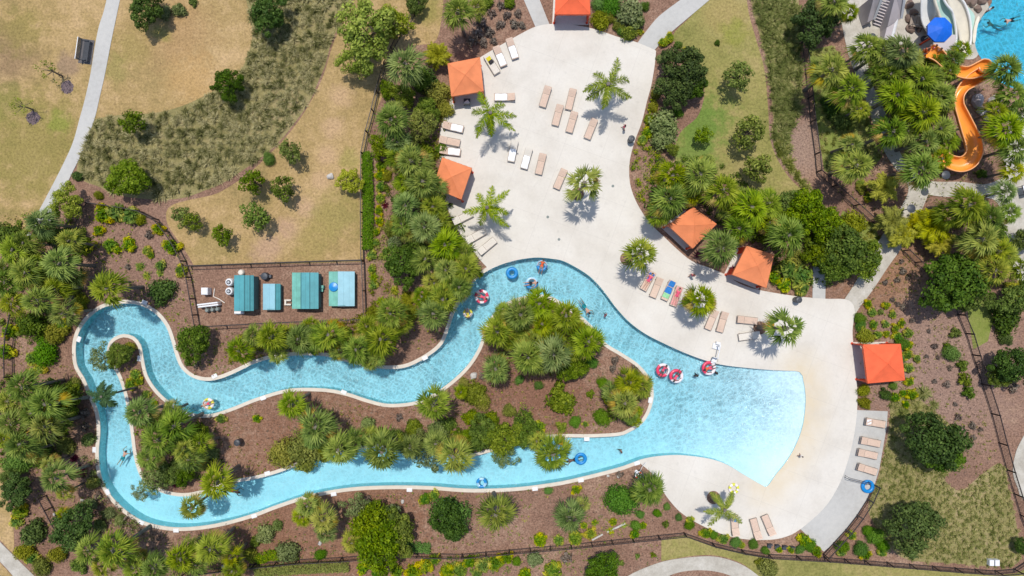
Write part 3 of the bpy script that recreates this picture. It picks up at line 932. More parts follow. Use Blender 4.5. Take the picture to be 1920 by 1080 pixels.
# ================================================================== PLANT PROTOTYPES
PLANT = []          # (zone, noun, object, px, py)
def variants(fn, n): return [fn(k) for k in range(n)]

def trunk_palm(k, top=3.0, r=.085, lean=.0):
    rr = random.Random(k)
    mb = MB()
    lx, ly = rr.uniform(-.08, .08), rr.uniform(-.08, .08)
    mb.tube([(lx, ly, -.05), (lx * .6, ly * .6, top * .35), (lx * .2, ly * .2, top * .75), (0, 0, top)], [r * 1.35, r, r * .95, r * 1.25], 9)
    mb.tube([(0, 0, top - .25), (0, 0, top + .10)], [r * 1.7, r * 1.1], 9)
    return mb.mesh('trunk', M['trunk'], True)

def fan_proto(mat, n=24, leafy=13, dead=3):
    def f(k):
        q, t = fan_crown(100 + k, n, leafy)
        d = dead_fronds(300 + k, dead)
        return {'trunk': trunk_palm(k), 'crown': quad_mesh('crown', q, t, M[mat]), 'dead_frond': quad_mesh('dead_frond', d[0], d[1], M['leaf_dead'])}
    return f
def feather_proto(mat, n=9, cz=2.2, seed=0, plume=.21, width=.035, pairs=34, up=45, low=-10):
    def f(k):
        q, t = feather_crown(500 + seed + k, n, cz, plume, width, pairs, up, low)
        return {'trunk': trunk_palm(50 + k, cz, .06), 'crown': quad_mesh('crown', q, t, M[mat])}
    return f
def golden_proto(mat='leaf_golden'):
    def f(k):   # clumping palm: many arching fronds, several canes
        q, t = feather_crown(700 + k, 20, 1.1, .24, .04, 22, 75, 5)
        mb = MB()
        rr = random.Random(k)
        for i in range(6):
            a = i * 1.05; mb.tube([(math.cos(a) * .12, math.sin(a) * .12, -.02), (0.03 * math.cos(a), 0.03 * math.sin(a), 1.1)], [.035, .03], 6)
        return {'stems': mb.mesh('stems', M['trunk'], True), 'crown': quad_mesh('crown', q, t, M[mat])}
    return f
def tree_proto(mat, nc=34, per=190, size=.115, flat=.75, cz=1.15, inner=.3, base=-.30, rc=(.24, .40), seed=0):
    def f(k):
        cl = clumps(900 + seed + k * 7, nc, 1.0, flat, cz, base, rc)
        q, t = leaves(1200 + seed + k, cl, per, size, inner)
        return {'trunk': limb_mesh(cl, cz, .07, 'trunk', M['bark'], 10, cz * .75), 'crown': quad_mesh('crown', q, t, M[mat])}
    return f
def shrub_proto(mat, nc=14, per=150, size=.20, flat=.75, cz=.30, base=-.1, rc=(.34, .5), seed=0, asp=.55, tips=0.0):
    def f(k):
        cl = clumps(2000 + seed + k * 5, nc, 1.0, flat, cz, base, rc)
        q, t = leaves(2300 + seed + k, cl, per, size, .25, asp, tips=tips)
        return {'': quad_mesh('shrub', q, t, M[mat])}
    return f
def strappy_proto(mat, n=120, L=1.0, w=.09, droop=.45, up=(.25, 1.3)):
    def f(k):
        r = np.random.default_rng(3000 + k)
        az = r.uniform(0, 2 * PI, n); el = r.uniform(up[0], up[1], n)
        D = np.stack([np.cos(az) * np.cos(el), np.sin(az) * np.cos(el), np.sin(el)], 1)
        N = np.stack([-np.cos(az) * np.sin(el), -np.sin(az) * np.sin(el), np.cos(el)], 1)
        P = r.normal(0, .06, (n, 3)); P[:, 2] = np.abs(P[:, 2])
        q = strips(P, D, N, L * r.uniform(.7, 1.1, n), np.full(n, w) * r.uniform(.7, 1.3, n), droop, .25)
        t = np.tile(.5 + r.normal(0, .2, n), 2)
        return {'': quad_mesh('tuft', q, t, M[mat])}
    return f

KIND = {  # noun, object name, category, variants, crown height at unit radius, group
 'S': ('green fan palm', 'fan_palm', 'palm tree', variants(fan_proto('leaf_palm'), 5), 3.0, 'fan palms'),
 'SY': ('yellow-green fan palm', 'fan_palm', 'palm tree', variants(fan_proto('leaf_palm_yellow', 22, 13, 5), 4), 3.0, 'fan palms'),
 'SG': ('grey-green fan palm', 'fan_palm', 'palm tree', variants(fan_proto('leaf_palm_grey', 26, 13, 2), 3), 3.0, 'fan palms'),
 'SO': ('open-crowned fan palm', 'fan_palm', 'palm tree', variants(fan_proto('leaf_palm', 15, 15, 1), 2), 3.0, 'fan palms'),
 'F': ('feather-leaved palm', 'feather_palm', 'palm tree', variants(feather_proto('leaf_feather', 7, 1.7, 0, .16, .019, 34, 50, -18), 4), 1.7, 'feather palms on the pool deck'),
 'FD': ('dark leaning feather palm', 'feather_palm', 'palm tree', variants(feather_proto('leaf_feather_dark', 9, 3.4, 40, .18, .04, 30, 40, -10), 1), 3.4, 'feather palms'),
 'FG': ('dark green feathery palm', 'feather_palm', 'palm tree', variants(feather_proto('leaf_feather_dark', 13, 2.3, 60, .22, .035, 30, 60, -10), 2), 2.3, 'feather palms'),
 'Y': ('bushy golden palm', 'golden_palm', 'palm', variants(golden_proto(), 3), 1.1, 'golden palms'),
 'T': ('dark green round tree', 'round_tree', 'tree', variants(tree_proto('leaf_dark', 46, 150, .105, inner=.15, rc=(.15, .30)), 5), 1.15, 'dark round trees'),
 'M': ('mid-green leafy tree', 'leafy_tree', 'tree', variants(tree_proto('leaf_mid', 38, 150, .11, seed=40, inner=.15, rc=(.16, .32)), 4), 1.15, 'leafy trees'),
 'L': ('light green open-crowned tree', 'leafy_tree', 'tree', variants(tree_proto('leaf_light', 40, 130, .10, seed=60, inner=.12, rc=(.14, .28)), 3), 1.15, 'leafy trees'),
 'A': ('airy grey-green tree', 'airy_tree', 'tree', variants(tree_proto('leaf_grey', 24, 95, .115, seed=80, inner=.1, rc=(.18, .32)), 3), 1.25, 'airy trees'),
 'N': ('small young tree', 'young_tree', 'tree', variants(tree_proto('leaf_mid', 18, 70, .17, .9, 1.6, .15, -.6, (.22, .36), 120), 4), 1.6, 'young trees on the lawn'),
 'V': ('spindly sparse sapling', 'sapling', 'sapling', variants(tree_proto('leaf_light', 11, 16, .16, .9, 1.9, .1, -.6, (.18, .3), 160), 3), 1.9, 'saplings'),
 'B': ('leafy green shrub', 'shrub', 'shrub', variants(shrub_proto('leaf_mid', 14, 150, .20), 4), .4, 'green shrubs'),
 'BB': ('bright green rounded shrub', 'shrub', 'shrub', variants(shrub_proto('leaf_bright', 26, 200, .11, .6, .35, seed=33), 2), .45, 'green shrubs'),
 'BD': ('dark green shrub', 'shrub', 'shrub', variants(shrub_proto('leaf_dark', 14, 150, .18, seed=20), 3), .4, 'green shrubs'),
 'G': ('grey-green shrub', 'shrub', 'shrub', variants(shrub_proto('leaf_grey', 14, 140, .19, seed=50), 3), .4, 'green shrubs'),
 'O': ('olive-yellow shrub', 'shrub', 'shrub', variants(shrub_proto('leaf_olive', 18, 160, .15, seed=70), 4), .4, 'olive-yellow shrubs'),
 'C': ('yellow-green croton shrub', 'croton_shrub', 'shrub', variants(shrub_proto('leaf_croton', 9, 60, .42, .7, .3, 0, (.34, .5), 90, .36, .75), 5), .35, 'yellow-green croton shrubs'),
 'P': ('yellow-green strappy plant', 'strappy_plant', 'plant', variants(strappy_proto('leaf_croton', 70, 1.0, .13), 3), .2, 'yellow-green strappy plants'),
 'D': ('small dark plant', 'small_plant', 'plant', variants(shrub_proto('leaf_dry', 6, 40, .4, .6, .3, 0, (.4, .5), 130), 3), .3, 'small dark plants'),
 'Q': ('small green plant', 'small_plant', 'plant', variants(shrub_proto('leaf_mid', 7, 40, .40, .7, .3, 0, (.34, .5), 150), 3), .3, 'small green plants'),
 'R': ('dark red-leaved plant', 'red_plant', 'plant', variants(strappy_proto('leaf_red', 60, 1.0, .2), 2), .2, 'red-leaved plants'),
 'W': ('pale tufted grass clump', 'grass_clump', 'grass clump', variants(strappy_proto('leaf_wild', 160, 1.0, .05), 3), .2, 'grass clumps'),
}

def plant(kind, zone, px, py, r, adj=None, lean=None):
    noun, name, cat, var, cz, grp = KIND[kind]
    if adj: noun = adj
    # crown radius and height from the size it shows
    R = r * S
    for _ in range(4):
        R = r * S * (H - cz * R) / H
    z = cz * R
    p = W(px, py, z)
    k = random.randrange(len(var))
    v = var[k]
    rz = random.uniform(0, 2 * PI)
    sc_ = R / 1.0
    hz = random.uniform(.92, 1.08)
    if '' in v:
        o = bpy.data.objects.new(name, v[''])
        o.location = (p.x, p.y, 0); o.rotation_euler = (0, 0, rz)
        o.scale = (sc_, sc_, sc_ * hz)
        link(o)
    else:
        o = empty(name, (p.x, p.y, 0), rz)
        o.scale = (sc_ * random.uniform(.92, 1.08), sc_ * random.uniform(.92, 1.08), sc_)
        if 'palm' in name: o.rotation_euler = (random.uniform(-.05, .05), random.uniform(-.05, .05), rz)
        elif 'tree' in name: o.scale = (sc_ * random.uniform(.88, 1.1), sc_ * random.uniform(.88, 1.1), sc_)
        for pn, me in v.items():
            if pn == 'dead_frond' and random.random() < .45: continue
            link(bpy.data.objects.new(pn, me), o)
    tag(o, noun, cat, grp)
    PLANT.append((zone, noun, o, px, py))
    return o

ZONES = {
 'on the west lawn beside the footpath': [('T',275,14,36),('V',90,130,22),('V',36,196,20),('G',308,24,15),('G',337,19,14),('B',362,4,9)],
 'in the tufted grass bed': [('T',428,157,31),('T',505,26,38),('N',248,228,27),('M',243,335,38)],
 'at the foot of the tufted grass bed': [('L',126,380,34),('BD',146,330,12),('O',185,366,10)],
 'on the dry lawn': [('N',545,283,24),('BB',504,298,14),('N',474,342,27),('N',530,354,24),('N',478,408,27),('N',340,405,22),('N',362,415,20),('N',417,440,20),('L',656,340,24)],
 'at the top of the dry lawn': [('L',690,62,60),('L',672,112,40),('L',735,45,34),('SG',760,120,40),('Y',820,104,26),('T',778,4,22),('S',862,22,38),('BD',800,150,26),('M',790,150,22)],
 'in the palm thicket west of the fence': [('S',45,455,32),('SG',78,420,34),('S',22,470,34),('S',105,495,38),('SY',40,515,36),('SG',12,530,32),('S',75,560,38),('SY',20,570,30),('S',118,585,30),('BD',15,440,24),('SY',128,455,28),('BD',60,610,28),('S',100,540,28)],
 'in the bed by the far west river bend': [('O',105,625,24),('C',118,612,16),('BB',85,662,27),('C',62,672,15),('C',78,690,13),('C',58,700,12),('S',40,732,40),('S',88,762,40),('B',118,770,26),('SG',20,790,34),('SY',82,800,36),('S',35,838,36),('B',70,850,26),('SY',110,790,24),('R',138,860,12),('R',150,885,17),('P',120,808,12),('G',165,825,14),('D',160,800,10),('C',20,620,16),('C',12,660,18),('D',158,775,12)],
 'in the southwest corner bed': [('BB',32,868,28),('S',105,897,36),('SY',118,922,20),('T',32,920,30),('SY',88,872,22),('C',40,958,18),('C',32,978,14),('T',138,990,40),('BD',62,998,28),('O',48,1035,20),('C',62,1045,14),('O',80,1062,20),('S',168,1035,34),('SY',215,1033,42),('S',292,1065,30),('S',335,1045,34),('S',395,1030,36),('SY',356,1022,18),('SY',430,1072,26),('G',172,945,12),('G',205,962,13),('G',225,975,12),('D',185,930,9),('SY',118,965,16),('G',188,985,14),('B',148,1060,16),('SY',255,1050,20)],
 'along the curved black fence': [('C',196,402,20),('C',220,398,21),('C',246,405,20),('O',262,412,13),('C',155,462,24),('C',186,432,12),('C',208,460,15),('C',220,468,10),('C',242,460,16),('C',276,470,11),('C',283,478,8),('C',297,430,13),('C',323,462,18),('P',262,500,13),('P',275,518,12),('C',302,498,12),('P',300,512,10),('C',340,508,13),('SY',205,528,22),('S',203,540,40),('BD',305,545,27),('D',280,440,9),('D',240,500,7),('C',147,487,9)],
 'on the narrow island hook': [('A',190,672,25),('M',225,665,24),('O',243,650,11),('C',255,702,12),('C',245,722,13),('C',262,715,9),('C',275,740,10),('C',290,756,8)],
 'on the island west end': [('SG',262,778,36),('SY',288,795,20),('S',330,800,36),('S',298,832,38),('SY',345,838,30),('S',352,865,30),('A',288,895,34),('M',322,885,24),('A',262,925,16),('SY',400,905,38),('SY',355,950,28),('P',305,868,9),('C',415,785,11),('C',482,785,9),('B',375,810,18),('G',400,850,14),('R',330,908,10)],
 'north of the river by the equipment yard': [('M',364,642,34),('S',445,655,30),('S',472,630,28),('S',505,628,36),('SG',555,640,32),('SY',612,628,36),('S',670,655,34),('S',720,640,36),('S',735,592,36),('S',690,612,26),('SY',520,662,22),('SY',645,640,20),('C',650,625,14),('C',590,655,14),('O',700,585,16),('P',635,610,10),('S',690,672,26),('SY',580,612,20),('D',367,685,7)],
 'north of the river by the deck': [('S',810,592,38),('S',832,560,36),('SG',855,535,32),('SY',790,560,26),('S',872,505,34),('SY',840,505,32),('S',835,455,36),('S',870,470,28),('P',783,555,9),('O',765,560,16),('C',900,515,8)],
 'in the planting strip west of the deck': [('SG',732,232,40),('SG',745,262,30),('S',770,300,40),('L',790,235,32),('M',757,180,24),('M',728,170,18),('O',820,175,28),('O',835,205,18),('M',720,275,26),('S',785,340,38),('SG',760,385,34),('S',810,385,30),('S',765,345,30),('SG',800,422,38),('M',790,465,30),('T',755,495,42),('C',830,412,11),('O',842,320,13),('B',800,290,22),('O',735,430,18),('G',740,455,16),('P',720,480,13),('P',700,520,13),('P',715,565,14),('C',698,478,12),('C',697,505,10),('C',700,535,10),('R',722,385,9),('SY',770,440,22),('D',735,490,8),('P',740,545,13),('P',725,470,13),('O',850,345,9),('B',828,280,12)],
 'along the yellow-green hedge line': [('C',714,312,11),('C',713,330,11),('C',714,350,12),('C',713,372,11),('C',711,395,10),('C',712,415,10),('C',706,435,9),('C',705,455,9)],
 'at the island top': [('S',972,585,40),('SY',950,600,28),('S',1012,570,36),('S',1060,598,38),('S',1105,640,38),('SG',1032,665,42),('S',985,668,40),('S',930,625,36),('SY',1018,612,28),('M',1075,690,28),('S',927,688,32),('SY',1085,625,24),('S',1000,635,28),('SY',955,640,26),('BB',974,712,10),('BB',1010,722,10),('BB',1110,680,13),('R',978,612,10)],
 'on the east end of the island': [('B',1051,750,29),('BB',1132,720,14),('SY',1180,715,30),('SY',1205,728,28),('SY',1172,760,34),('L',1185,775,24),('BB',1128,782,18),('C',1140,745,13),('S',1150,738,22),('Q',1108,738,9),('D',1152,675,9),('D',1190,695,10),('Q',1052,800,12),('BB',1078,790,13),('C',1097,795,7),('SG',1183,780,18),('D',1148,690,8)],
 'in the middle of the island': [('O',890,738,27),('O',905,755,17),('O',870,720,13),('SY',862,735,16),('S',815,755,40),('B',885,782,17),('B',840,795,16),('B',775,800,17),('G',690,795,16),('B',720,815,14),('D',748,782,8),('S',548,755,34),('S',592,800,40),('SY',610,780,16),('O',955,770,14),('V',985,770,16),('B',920,785,16),('G',660,815,12),('D',905,705,9)],
 'along the south shore of the island': [('O',530,850,30),('O',568,840,36),('O',575,868,22),('SG',590,825,26),('S',640,842,36),('S',712,842,44),('A',800,850,32),('A',790,825,24),('S',690,820,22),('SY',855,855,40),('M',905,812,32),('M',945,820,36),('M',985,808,32),('SY',1005,830,20),('A',945,855,24),('S',1038,852,42),('C',1010,800,15),('C',900,830,12),('B',760,830,16),('G',820,808,22)],
 'between the river and the south fence': [('SY',572,950,28),('SY',565,972,24),('SY',607,980,30),('SG',612,1000,24),('G',498,1000,20),('G',540,1035,24),('M',700,985,44),('M',712,1020,52),('M',745,1000,36),('T',715,1000,34),('A',735,965,22),('A',670,950,26),('BB',842,970,42),('T',840,975,38),('SY',922,965,42),('C',797,935,14),('C',815,928,12),('G',520,985,12),('BB',600,1040,12),('B',480,1015,12),('D',765,985,9),('D',690,935,8)],
 'in the south bed near the beach': [('SG',1072,970,36),('SY',1090,948,18),('C',1080,918,11),('BB',1028,920,9),('BB',1163,937,33),('S',1218,914,36),('SY',1200,930,20),('Q',1213,925,14),('BB',1200,965,9),('BB',1250,950,8),('BB',1232,962,9),('BB',1272,970,8),('Q',1248,983,8),('C',1012,1012,15),('C',1047,1012,12),('C',1078,1008,16),('C',1107,1000,13),('C',1190,1000,11),('BB',1192,985,11),('C',1150,978,9),('P',1115,980,10),('P',1170,985,9),('P',1145,995,10),('C',1205,985,8),('C',1095,985,8),('D',1162,890,8)],
 'along the fence below the beach deck': [('BB',1293,985,11),('C',1295,975,9),('C',1323,999,12),('BB',1337,1003,10),('C',1356,1010,12),('BB',1380,1018,12),('C',1390,1022,8),('BB',1412,1020,11),('C',1507,1012,14),('BB',1518,1022,14),('C',1530,1033,12),('BB',1500,1030,10),('C',1460,1030,8),('C',1482,1030,8),('BB',1435,1032,9)],
 'outside the south fence': [('T',1132,1070,36),('BB',968,1052,10),('C',985,1075,14),('G',1002,1048,17),('C',1038,1068,20),('D',1062,1045,13),('C',950,1045,14),('C',930,1055,16),('C',905,1060,16),('C',880,1052,15),('C',862,1068,16),('C',840,1070,16),('C',800,1062,16),('C',815,1048,13),('C',775,1072,18),('C',745,1070,14),('O',1440,1065,20),('O',1425,1055,10),('Q',1195,1042,6),('Q',1225,1040,6),('Q',1165,1055,7),('C',895,1075,12),('C',680,1065,14),('C',705,1072,12)],
 'in the southeast corner bed': [('C',1596,1003,10),('BB',1580,1025,14),('C',1576,1035,10),('BB',1615,1030,16),('C',1622,1040,12),('BB',1640,1005,18),('BB',1655,1022,14),('C',1652,1035,10),('BB',1628,995,12)],
 'in the wild grass east of the deck': [('T',1745,825,58),('T',1712,983,50),('T',1765,848,40),('T',1916,1022,16),('W',1732,738,22),('W',1692,775,18),('W',1720,765,16),('W',1752,760,15)],
 'east of the right-hand cabana': [('T',1785,532,60),('T',1815,550,40),('T',1897,685,42),('M',1875,700,26),('BD',1885,600,30),('M',1905,560,34),('Y',1905,545,22),('BB',1784,662,18),('Q',1775,650,9),('Q',1790,625,12),('Q',1803,687,12),('Q',1808,712,14),('Q',1815,738,13),('BD',1885,635,14),('D',1898,725,12)],
 'around the right cabana': [('C',1627,570,9),('C',1661,573,9),('C',1635,586,10),('Q',1651,585,7),('C',1673,590,9),('BB',1612,598,13),('BB',1614,610,12),('C',1638,608,10),('C',1660,608,9),('C',1690,606,9),('C',1678,616,10),('C',1702,625,11),('O',1622,630,18),('C',1645,628,10),('C',1662,626,8),('C',1683,633,12),('BB',1692,645,14),('C',1701,648,11),('C',1700,665,11),('BB',1690,672,9),('C',1703,690,11),('C',1718,672,9),('C',1704,716,10),('BD',1660,740,12),('C',1677,745,11),('C',1693,737,8),('C',1709,739,12),('O',1620,732,13),('O',1621,755,13),('C',1698,758,8),('BB',1675,723,9)],
 'dotted over the east mulch bed': [('D',1673,562,6),('D',1683,570,6),('D',1692,575,7),('D',1741,620,5),('D',1752,650,7),('D',1737,668,5),('D',1758,670,5),('D',1775,720,8),('D',1752,715,6),('D',1790,758,5),('D',1797,782,8),('D',1822,798,8),('D',1800,803,6),('D',1838,805,6),('D',1825,820,6),('D',1693,508,8),('D',1682,525,7),('D',1703,520,6),('D',1660,530,6),('D',1690,490,6),('D',1710,600,6),('D',1780,690,6)],
 'in the dark bed north of the deck': [('D',905,40,11),('D',922,25,10),('D',938,45,10),('D',950,28,9),('D',965,45,10),('D',918,60,11),('D',897,62,12),('D',885,80,12),('D',905,80,10),('D',925,78,8),('D',970,25,9),('D',978,48,8),('D',895,20,12),('D',940,10,10),('B',955,5,12),('C',858,5,14),('B',912,5,14),('S',893,15,22)],
 'beside the top cabana': [('BB',1145,10,24),('BB',1125,6,18),('G',1180,22,30),('G',1192,40,20),('O',1125,38,20),('O',1140,30,14),('B',1178,62,17),('O',1160,48,14),('C',1200,60,7),('BD',1208,12,10),('BB',1165,58,11)],
 'along the east edge of the upper deck': [('C',1242,80,10),('C',1255,70,10),('BD',1272,84,9),('T',1280,130,44),('T',1265,170,34),('T',1298,160,30),('C',1288,98,10),('G',1245,235,32),('G',1242,262,24),('O',1230,175,12),('O',1225,200,12),('B',1218,225,12),('C',1213,250,12),('BB',1270,210,12),('M',1260,280,14),('G',1240,110,10),('C',1205,262,11)],
 'on the green lawn': [('N',1385,143,30),('N',1318,252,19),('N',1405,248,32),('N',1422,316,32),('BD',1345,80,6)],
 'behind the pair of deck cabanas': [('S',1262,325,36),('S',1312,330,40),('S',1262,375,40),('SY',1285,350,26),('S',1240,402,28),('S',1352,362,40),('SY',1325,300,18),('SG',1350,462,42),('S',1408,395,40),('S',1390,425,34),('SG',1395,365,22),('SY',1370,395,26),('S',1440,380,34),('M',1450,420,36),('SG',1475,445,42),('M',1510,395,44),('M',1548,420,34),('M',1588,470,44),('M',1620,490,36),('M',1565,500,34),('C',1475,505,24),('C',1500,515,26),('C',1470,535,16),('C',1502,540,18),('O',1498,490,20),('O',1598,420,26),('R',1308,478,9),('R',1372,504,9),('C',1450,520,14),('B',1530,460,26),('M',1490,420,30),('SY',1300,365,22)],
 'in the palm grove by the slide': [('T',1528,40,44),('T',1545,15,34),('S',1568,8,34),('SY',1590,20,22),('SY',1557,132,40),('S',1597,160,40),('S',1628,92,34),('S',1655,100,34),('SG',1688,98,40),('S',1676,140,32),('S',1650,135,28),('S',1680,180,38),('S',1728,150,38),('SY',1715,165,28),('S',1738,212,40),('S',1705,215,30),('S',1672,245,34),('S',1765,175,34),('S',1768,245,34),('S',1735,262,34),('SG',1790,110,26),('SY',1610,205,24),('S',1760,120,22),('S',1805,95,22),('SY',1770,295,26),('BD',1560,200,22),('BD',1580,225,24)],
 'by the walk below the slide': [('S',1608,305,40),('SY',1595,270,28),('SG',1722,315,42),('Y',1656,350,32),('Y',1672,415,32),('Y',1690,440,30),('Y',1745,425,38),('Y',1762,455,30),('Y',1710,425,28),('S',1818,380,42),('S',1855,405,36),('S',1840,445,38),('SY',1870,470,30),('S',1790,400,30),('SY',1865,510,34),('SG',1885,360,26),('O',1615,352,12),('C',1612,345,10),('C',1745,460,8),('C',1628,370,10),('SG',1898,400,24),('BD',1840,325,10)],
 'along the right-hand picture edge': [('SG',1887,132,38),('S',1905,175,30),('S',1887,242,40),('SG',1905,280,36),('S',1870,210,26),('SY',1905,320,26),('M',1920,450,24),('S',1915,500,26),('SG',1912,215,28)],
}
for zone, items in ZONES.items():
    for it in items:
        plant(it[0], zone, *it[1:4])

# palms standing in round pits on the deck: each told apart by its own place
def pit(px, py, r=.62):
    p = W(px, py)
    mb = MB(); mb.lathe([(r, -.01), (r, .068), (r * .94, .075), (r * .9, .062), (r * .4, .072), (0.0001, .082)], 28)
    o = mb.build('tree_pit', M['mulch'], loc=(p.x, p.y, 0))
    return o
def deck_palm(kind, px, py, r, label, rz=None):
    noun, name, cat, var, cz, grp = KIND[kind]
    o = plant(kind, None, px, py, r)
    PLANT.pop()
    o['label'] = label
    if rz is not None: o.rotation_euler[2] = rz
    if kind == 'F' and px < 1200: return o
    q = o.location
    t = pit(0, 0); t.location = (q.x, q.y, 0)
    tag(t, 'mulch pit under the ' + ' '.join(label.replace('full ', '').split()[:12]), 'tree pit', 'round tree pits in the deck')
    return o
deck_palm('F', 1145, 160, 56, 'green feather palm alone on the upper right of the deck')
deck_palm('F', 915, 213, 52, 'feather palm beside the upper left cabana')
deck_palm('F', 916, 392, 52, 'feather palm between lower left cabana and three loungers')
deck_palm('F', 1360, 956, 45, 'feather palm over three loungers on the lower beach deck', .5)
deck_palm('SO', 1094, 347, 40, 'open fan palm alone in the middle of the white deck')
deck_palm('SY', 1195, 480, 40, 'round fan palm between river bend and the towel loungers')
deck_palm('SY', 1318, 568, 36, 'fan palm shading the beige lounger east of the towel loungers')
deck_palm('SO', 1470, 622, 42, 'open fan palm nearest the beach entry of the pool')
# the leaning dark palm that reaches over the river
o = plant('FD', 'reaching over the west arm of the river', 192, 742, 34)

# ------------------------------------------------------------------ hedges, grass fields, ground cover
def hedge(name, pts, width, height, mat, label, cat, n_per=420, size=.16, kind=None, group=None):
    P = np.array([tuple(W(*p).xy) for p in pts])
    Q, T = [], []
    r = np.random.default_rng(len(pts) * 17 + int(abs(pts[0][0])))
    mb = MB()
    for a, b in zip(P[:-1], P[1:]):
        L = np.hypot(*(b - a)); n = int(n_per * L)
        t = r.random(n); d = (b - a) / L; s = np.array([-d[1], d[0]])
        u = r.uniform(-1, 1, n)
        edge = 1 - np.abs(u) ** 3 * .5
        x = a + d * (t * L)[:, None] + s * (u * width / 2)[:, None]
        lump = .85 + .15 * np.sin(t * L * 3.1 + 1) * np.sin(u * 3)
        z = height * edge * lump * np.where(r.random(n) < .75, r.uniform(.82, 1.05, n), r.uniform(.1, .8, n))
        Pp = np.concatenate([x, z[:, None]], 1)
        out = unit(np.stack([r.normal(0, .5, n), r.normal(0, .5, n), np.full(n, .8)], 1))
        tang = unit(np.cross(out, unit(r.normal(0, 1, (n, 3)))))
        Ls = size * r.uniform(.6, 1.3, n)
        Q.append(diamonds(Pp, tang, out, Ls, Ls * .5)); T.append(.48 + r.normal(0, .16, n))
    me = quad_mesh(name, np.concatenate(Q), np.concatenate(T), M[mat])
    o = bpy.data.objects.new(name, me); link(o)
    return tag(o, label, cat, group, kind)
hedge('hedge', [(690, 288), (692, 380), (691, 468)], .95, 1.1, 'leaf_bright', 'long clipped green hedge along the right side of the dry lawn', 'hedge', 520)
hedge('hedge', [(482, 1047), (505, 1040), (560, 1036)], .9, .7, 'leaf_croton', 'low yellow-green hedge inside the bottom fence, left of the big leafy tree', 'hedge', 420)
hedge('hedge', [(480, 1070), (560, 1064), (655, 1060)], 1.0, .7, 'leaf_olive', 'low olive hedge outside the bottom fence, left of the big leafy tree', 'hedge', 420)
hedge('hedge', [(745, 1020), (780, 1024), (808, 1026)], .9, .7, 'leaf_bright', 'short bright green hedge inside the bottom fence, right of the big leafy tree', 'hedge', 420)
hedge('hedge', [(1258, 72), (1242, 84)], .55, .6, 'leaf_croton', 'tiny clipped yellow hedge beside the upper right footpath', 'hedge', 500)

def scatter(pl, spacing, jitter=.5, seed=1):
    r = np.random.default_rng(seed)
    x0, y0 = pl.min(0); x1, y1 = pl.max(0)
    gx, gy = np.meshgrid(np.arange(x0, x1, spacing), np.arange(y0, y1, spacing))
    g = np.stack([gx.ravel(), gy.ravel()], 1)
    g += r.uniform(-jitter, jitter, g.shape) * spacing
    return g[inside(g, pl)]

def tuft_field(name, pl, spacing, blades, hgt, spread, width, mat, label, seed, shade=.20, keep=1.0):
    r = np.random.default_rng(seed)
    c = scatter(pl, spacing, .42, seed)
    c = c[(np.abs(c[:, 0]) < 56) & (np.abs(c[:, 1]) < 34)]
    if keep < 1: c = c[r.random(len(c)) < keep]
    m = len(c); n = m * blades
    base = np.repeat(c, blades, 0)
    tt = np.repeat(r.normal(0, shade, m), blades)
    big = np.repeat(r.uniform(.7, 1.25, m), blades)
    az = r.uniform(0, 2 * PI, n); el = np.abs(r.normal(0, .5, n)) + .25
    el = PI / 2 - np.clip(el, .1, 1.25)
    D = np.stack([np.cos(az) * np.cos(el), np.sin(az) * np.cos(el), np.sin(el)], 1)
    N = np.stack([-np.cos(az) * np.sin(el), -np.sin(az) * np.sin(el), np.cos(el)], 1)
    P = np.concatenate([base + r.normal(0, .07, (n, 2)), np.full((n, 1), .0)], 1)
    L = hgt * big * r.uniform(.7, 1.15, n)
    q = strips(P, D, N, L, width * r.uniform(.7, 1.3, n), .35, .25)
    t = np.clip(.46 + tt + r.normal(0, .14, n), 0, 1)
    t2 = np.concatenate([t - .08, t + .10])
    o = bpy.data.objects.new(name, quad_mesh(name, q, t2, M[mat])); link(o)
    return tag(o, label, 'ornamental grass', None, 'stuff')
tuft_field('tufted_grass', offset(beds, -.15), .64, 52, .72, .5, .05, 'leaf_grass', 'olive and straw coloured tufted grass filling the curved bed on the left', 11)
tuft_field('tufted_grass', strip_e, .50, 50, .75, .5, .05, 'leaf_wild', 'green and straw tufted grass strip right of the patchy green lawn', 12)
tuft_field('tufted_grass', strip_e2, .52, 50, .65, .5, .05, 'leaf_wild', 'short end of the tufted grass strip beside the pinkish mulch', 13)
tuft_field('wild_grass', wild_se, .42, 26, .42, .5, .045, 'leaf_wild', 'loose wild grass between the right edge of the deck and the right fence', 14, .20)
tuft_field('wild_grass', green_ne, .60, 34, .35, .4, .05, 'leaf_wild', 'short green grass between top right fence and palm grove', 15)
tuft_field('wild_grass', green_mid, .60, 34, .4, .4, .05, 'leaf_wild', 'patch of olive grass behind the leafy trees near the walk', 16)

def cover(name, pl, dens, hgt, size, mat, label, seed):
    """low leafy ground cover, too many plants to count"""
    r = np.random.default_rng(seed)
    c = scatter(pl, .55, .5, seed)
    c = c[r.random(len(c)) < dens]
    if len(c) == 0: return
    cl = np.concatenate([c, r.uniform(.1, .3, (len(c), 1)) * hgt * 2, r.uniform(.22, .40, (len(c), 1)), r.normal(0, .10, (len(c), 1))], 1)
    q, t = leaves(seed + 5, cl, 46, size, .3)
    q[..., 2] = np.maximum(q[..., 2], .01)
    o = bpy.data.objects.new(name, quad_mesh(name, q, t, M[mat])); link(o)
    return tag(o, label, 'ground cover', None, 'stuff')
cover('ground_cover', poly([(1222,150),(1232,200),(1222,262),(1240,300),(1228,330),(1240,380),(1222,395),(1200,380),(1186,350),(1184,320),(1190,280),(1205,240),(1216,190)]), .95, .5, .15, 'leaf_croton', 'bright yellow-green ground cover along the inner curve of the upper deck', 21)
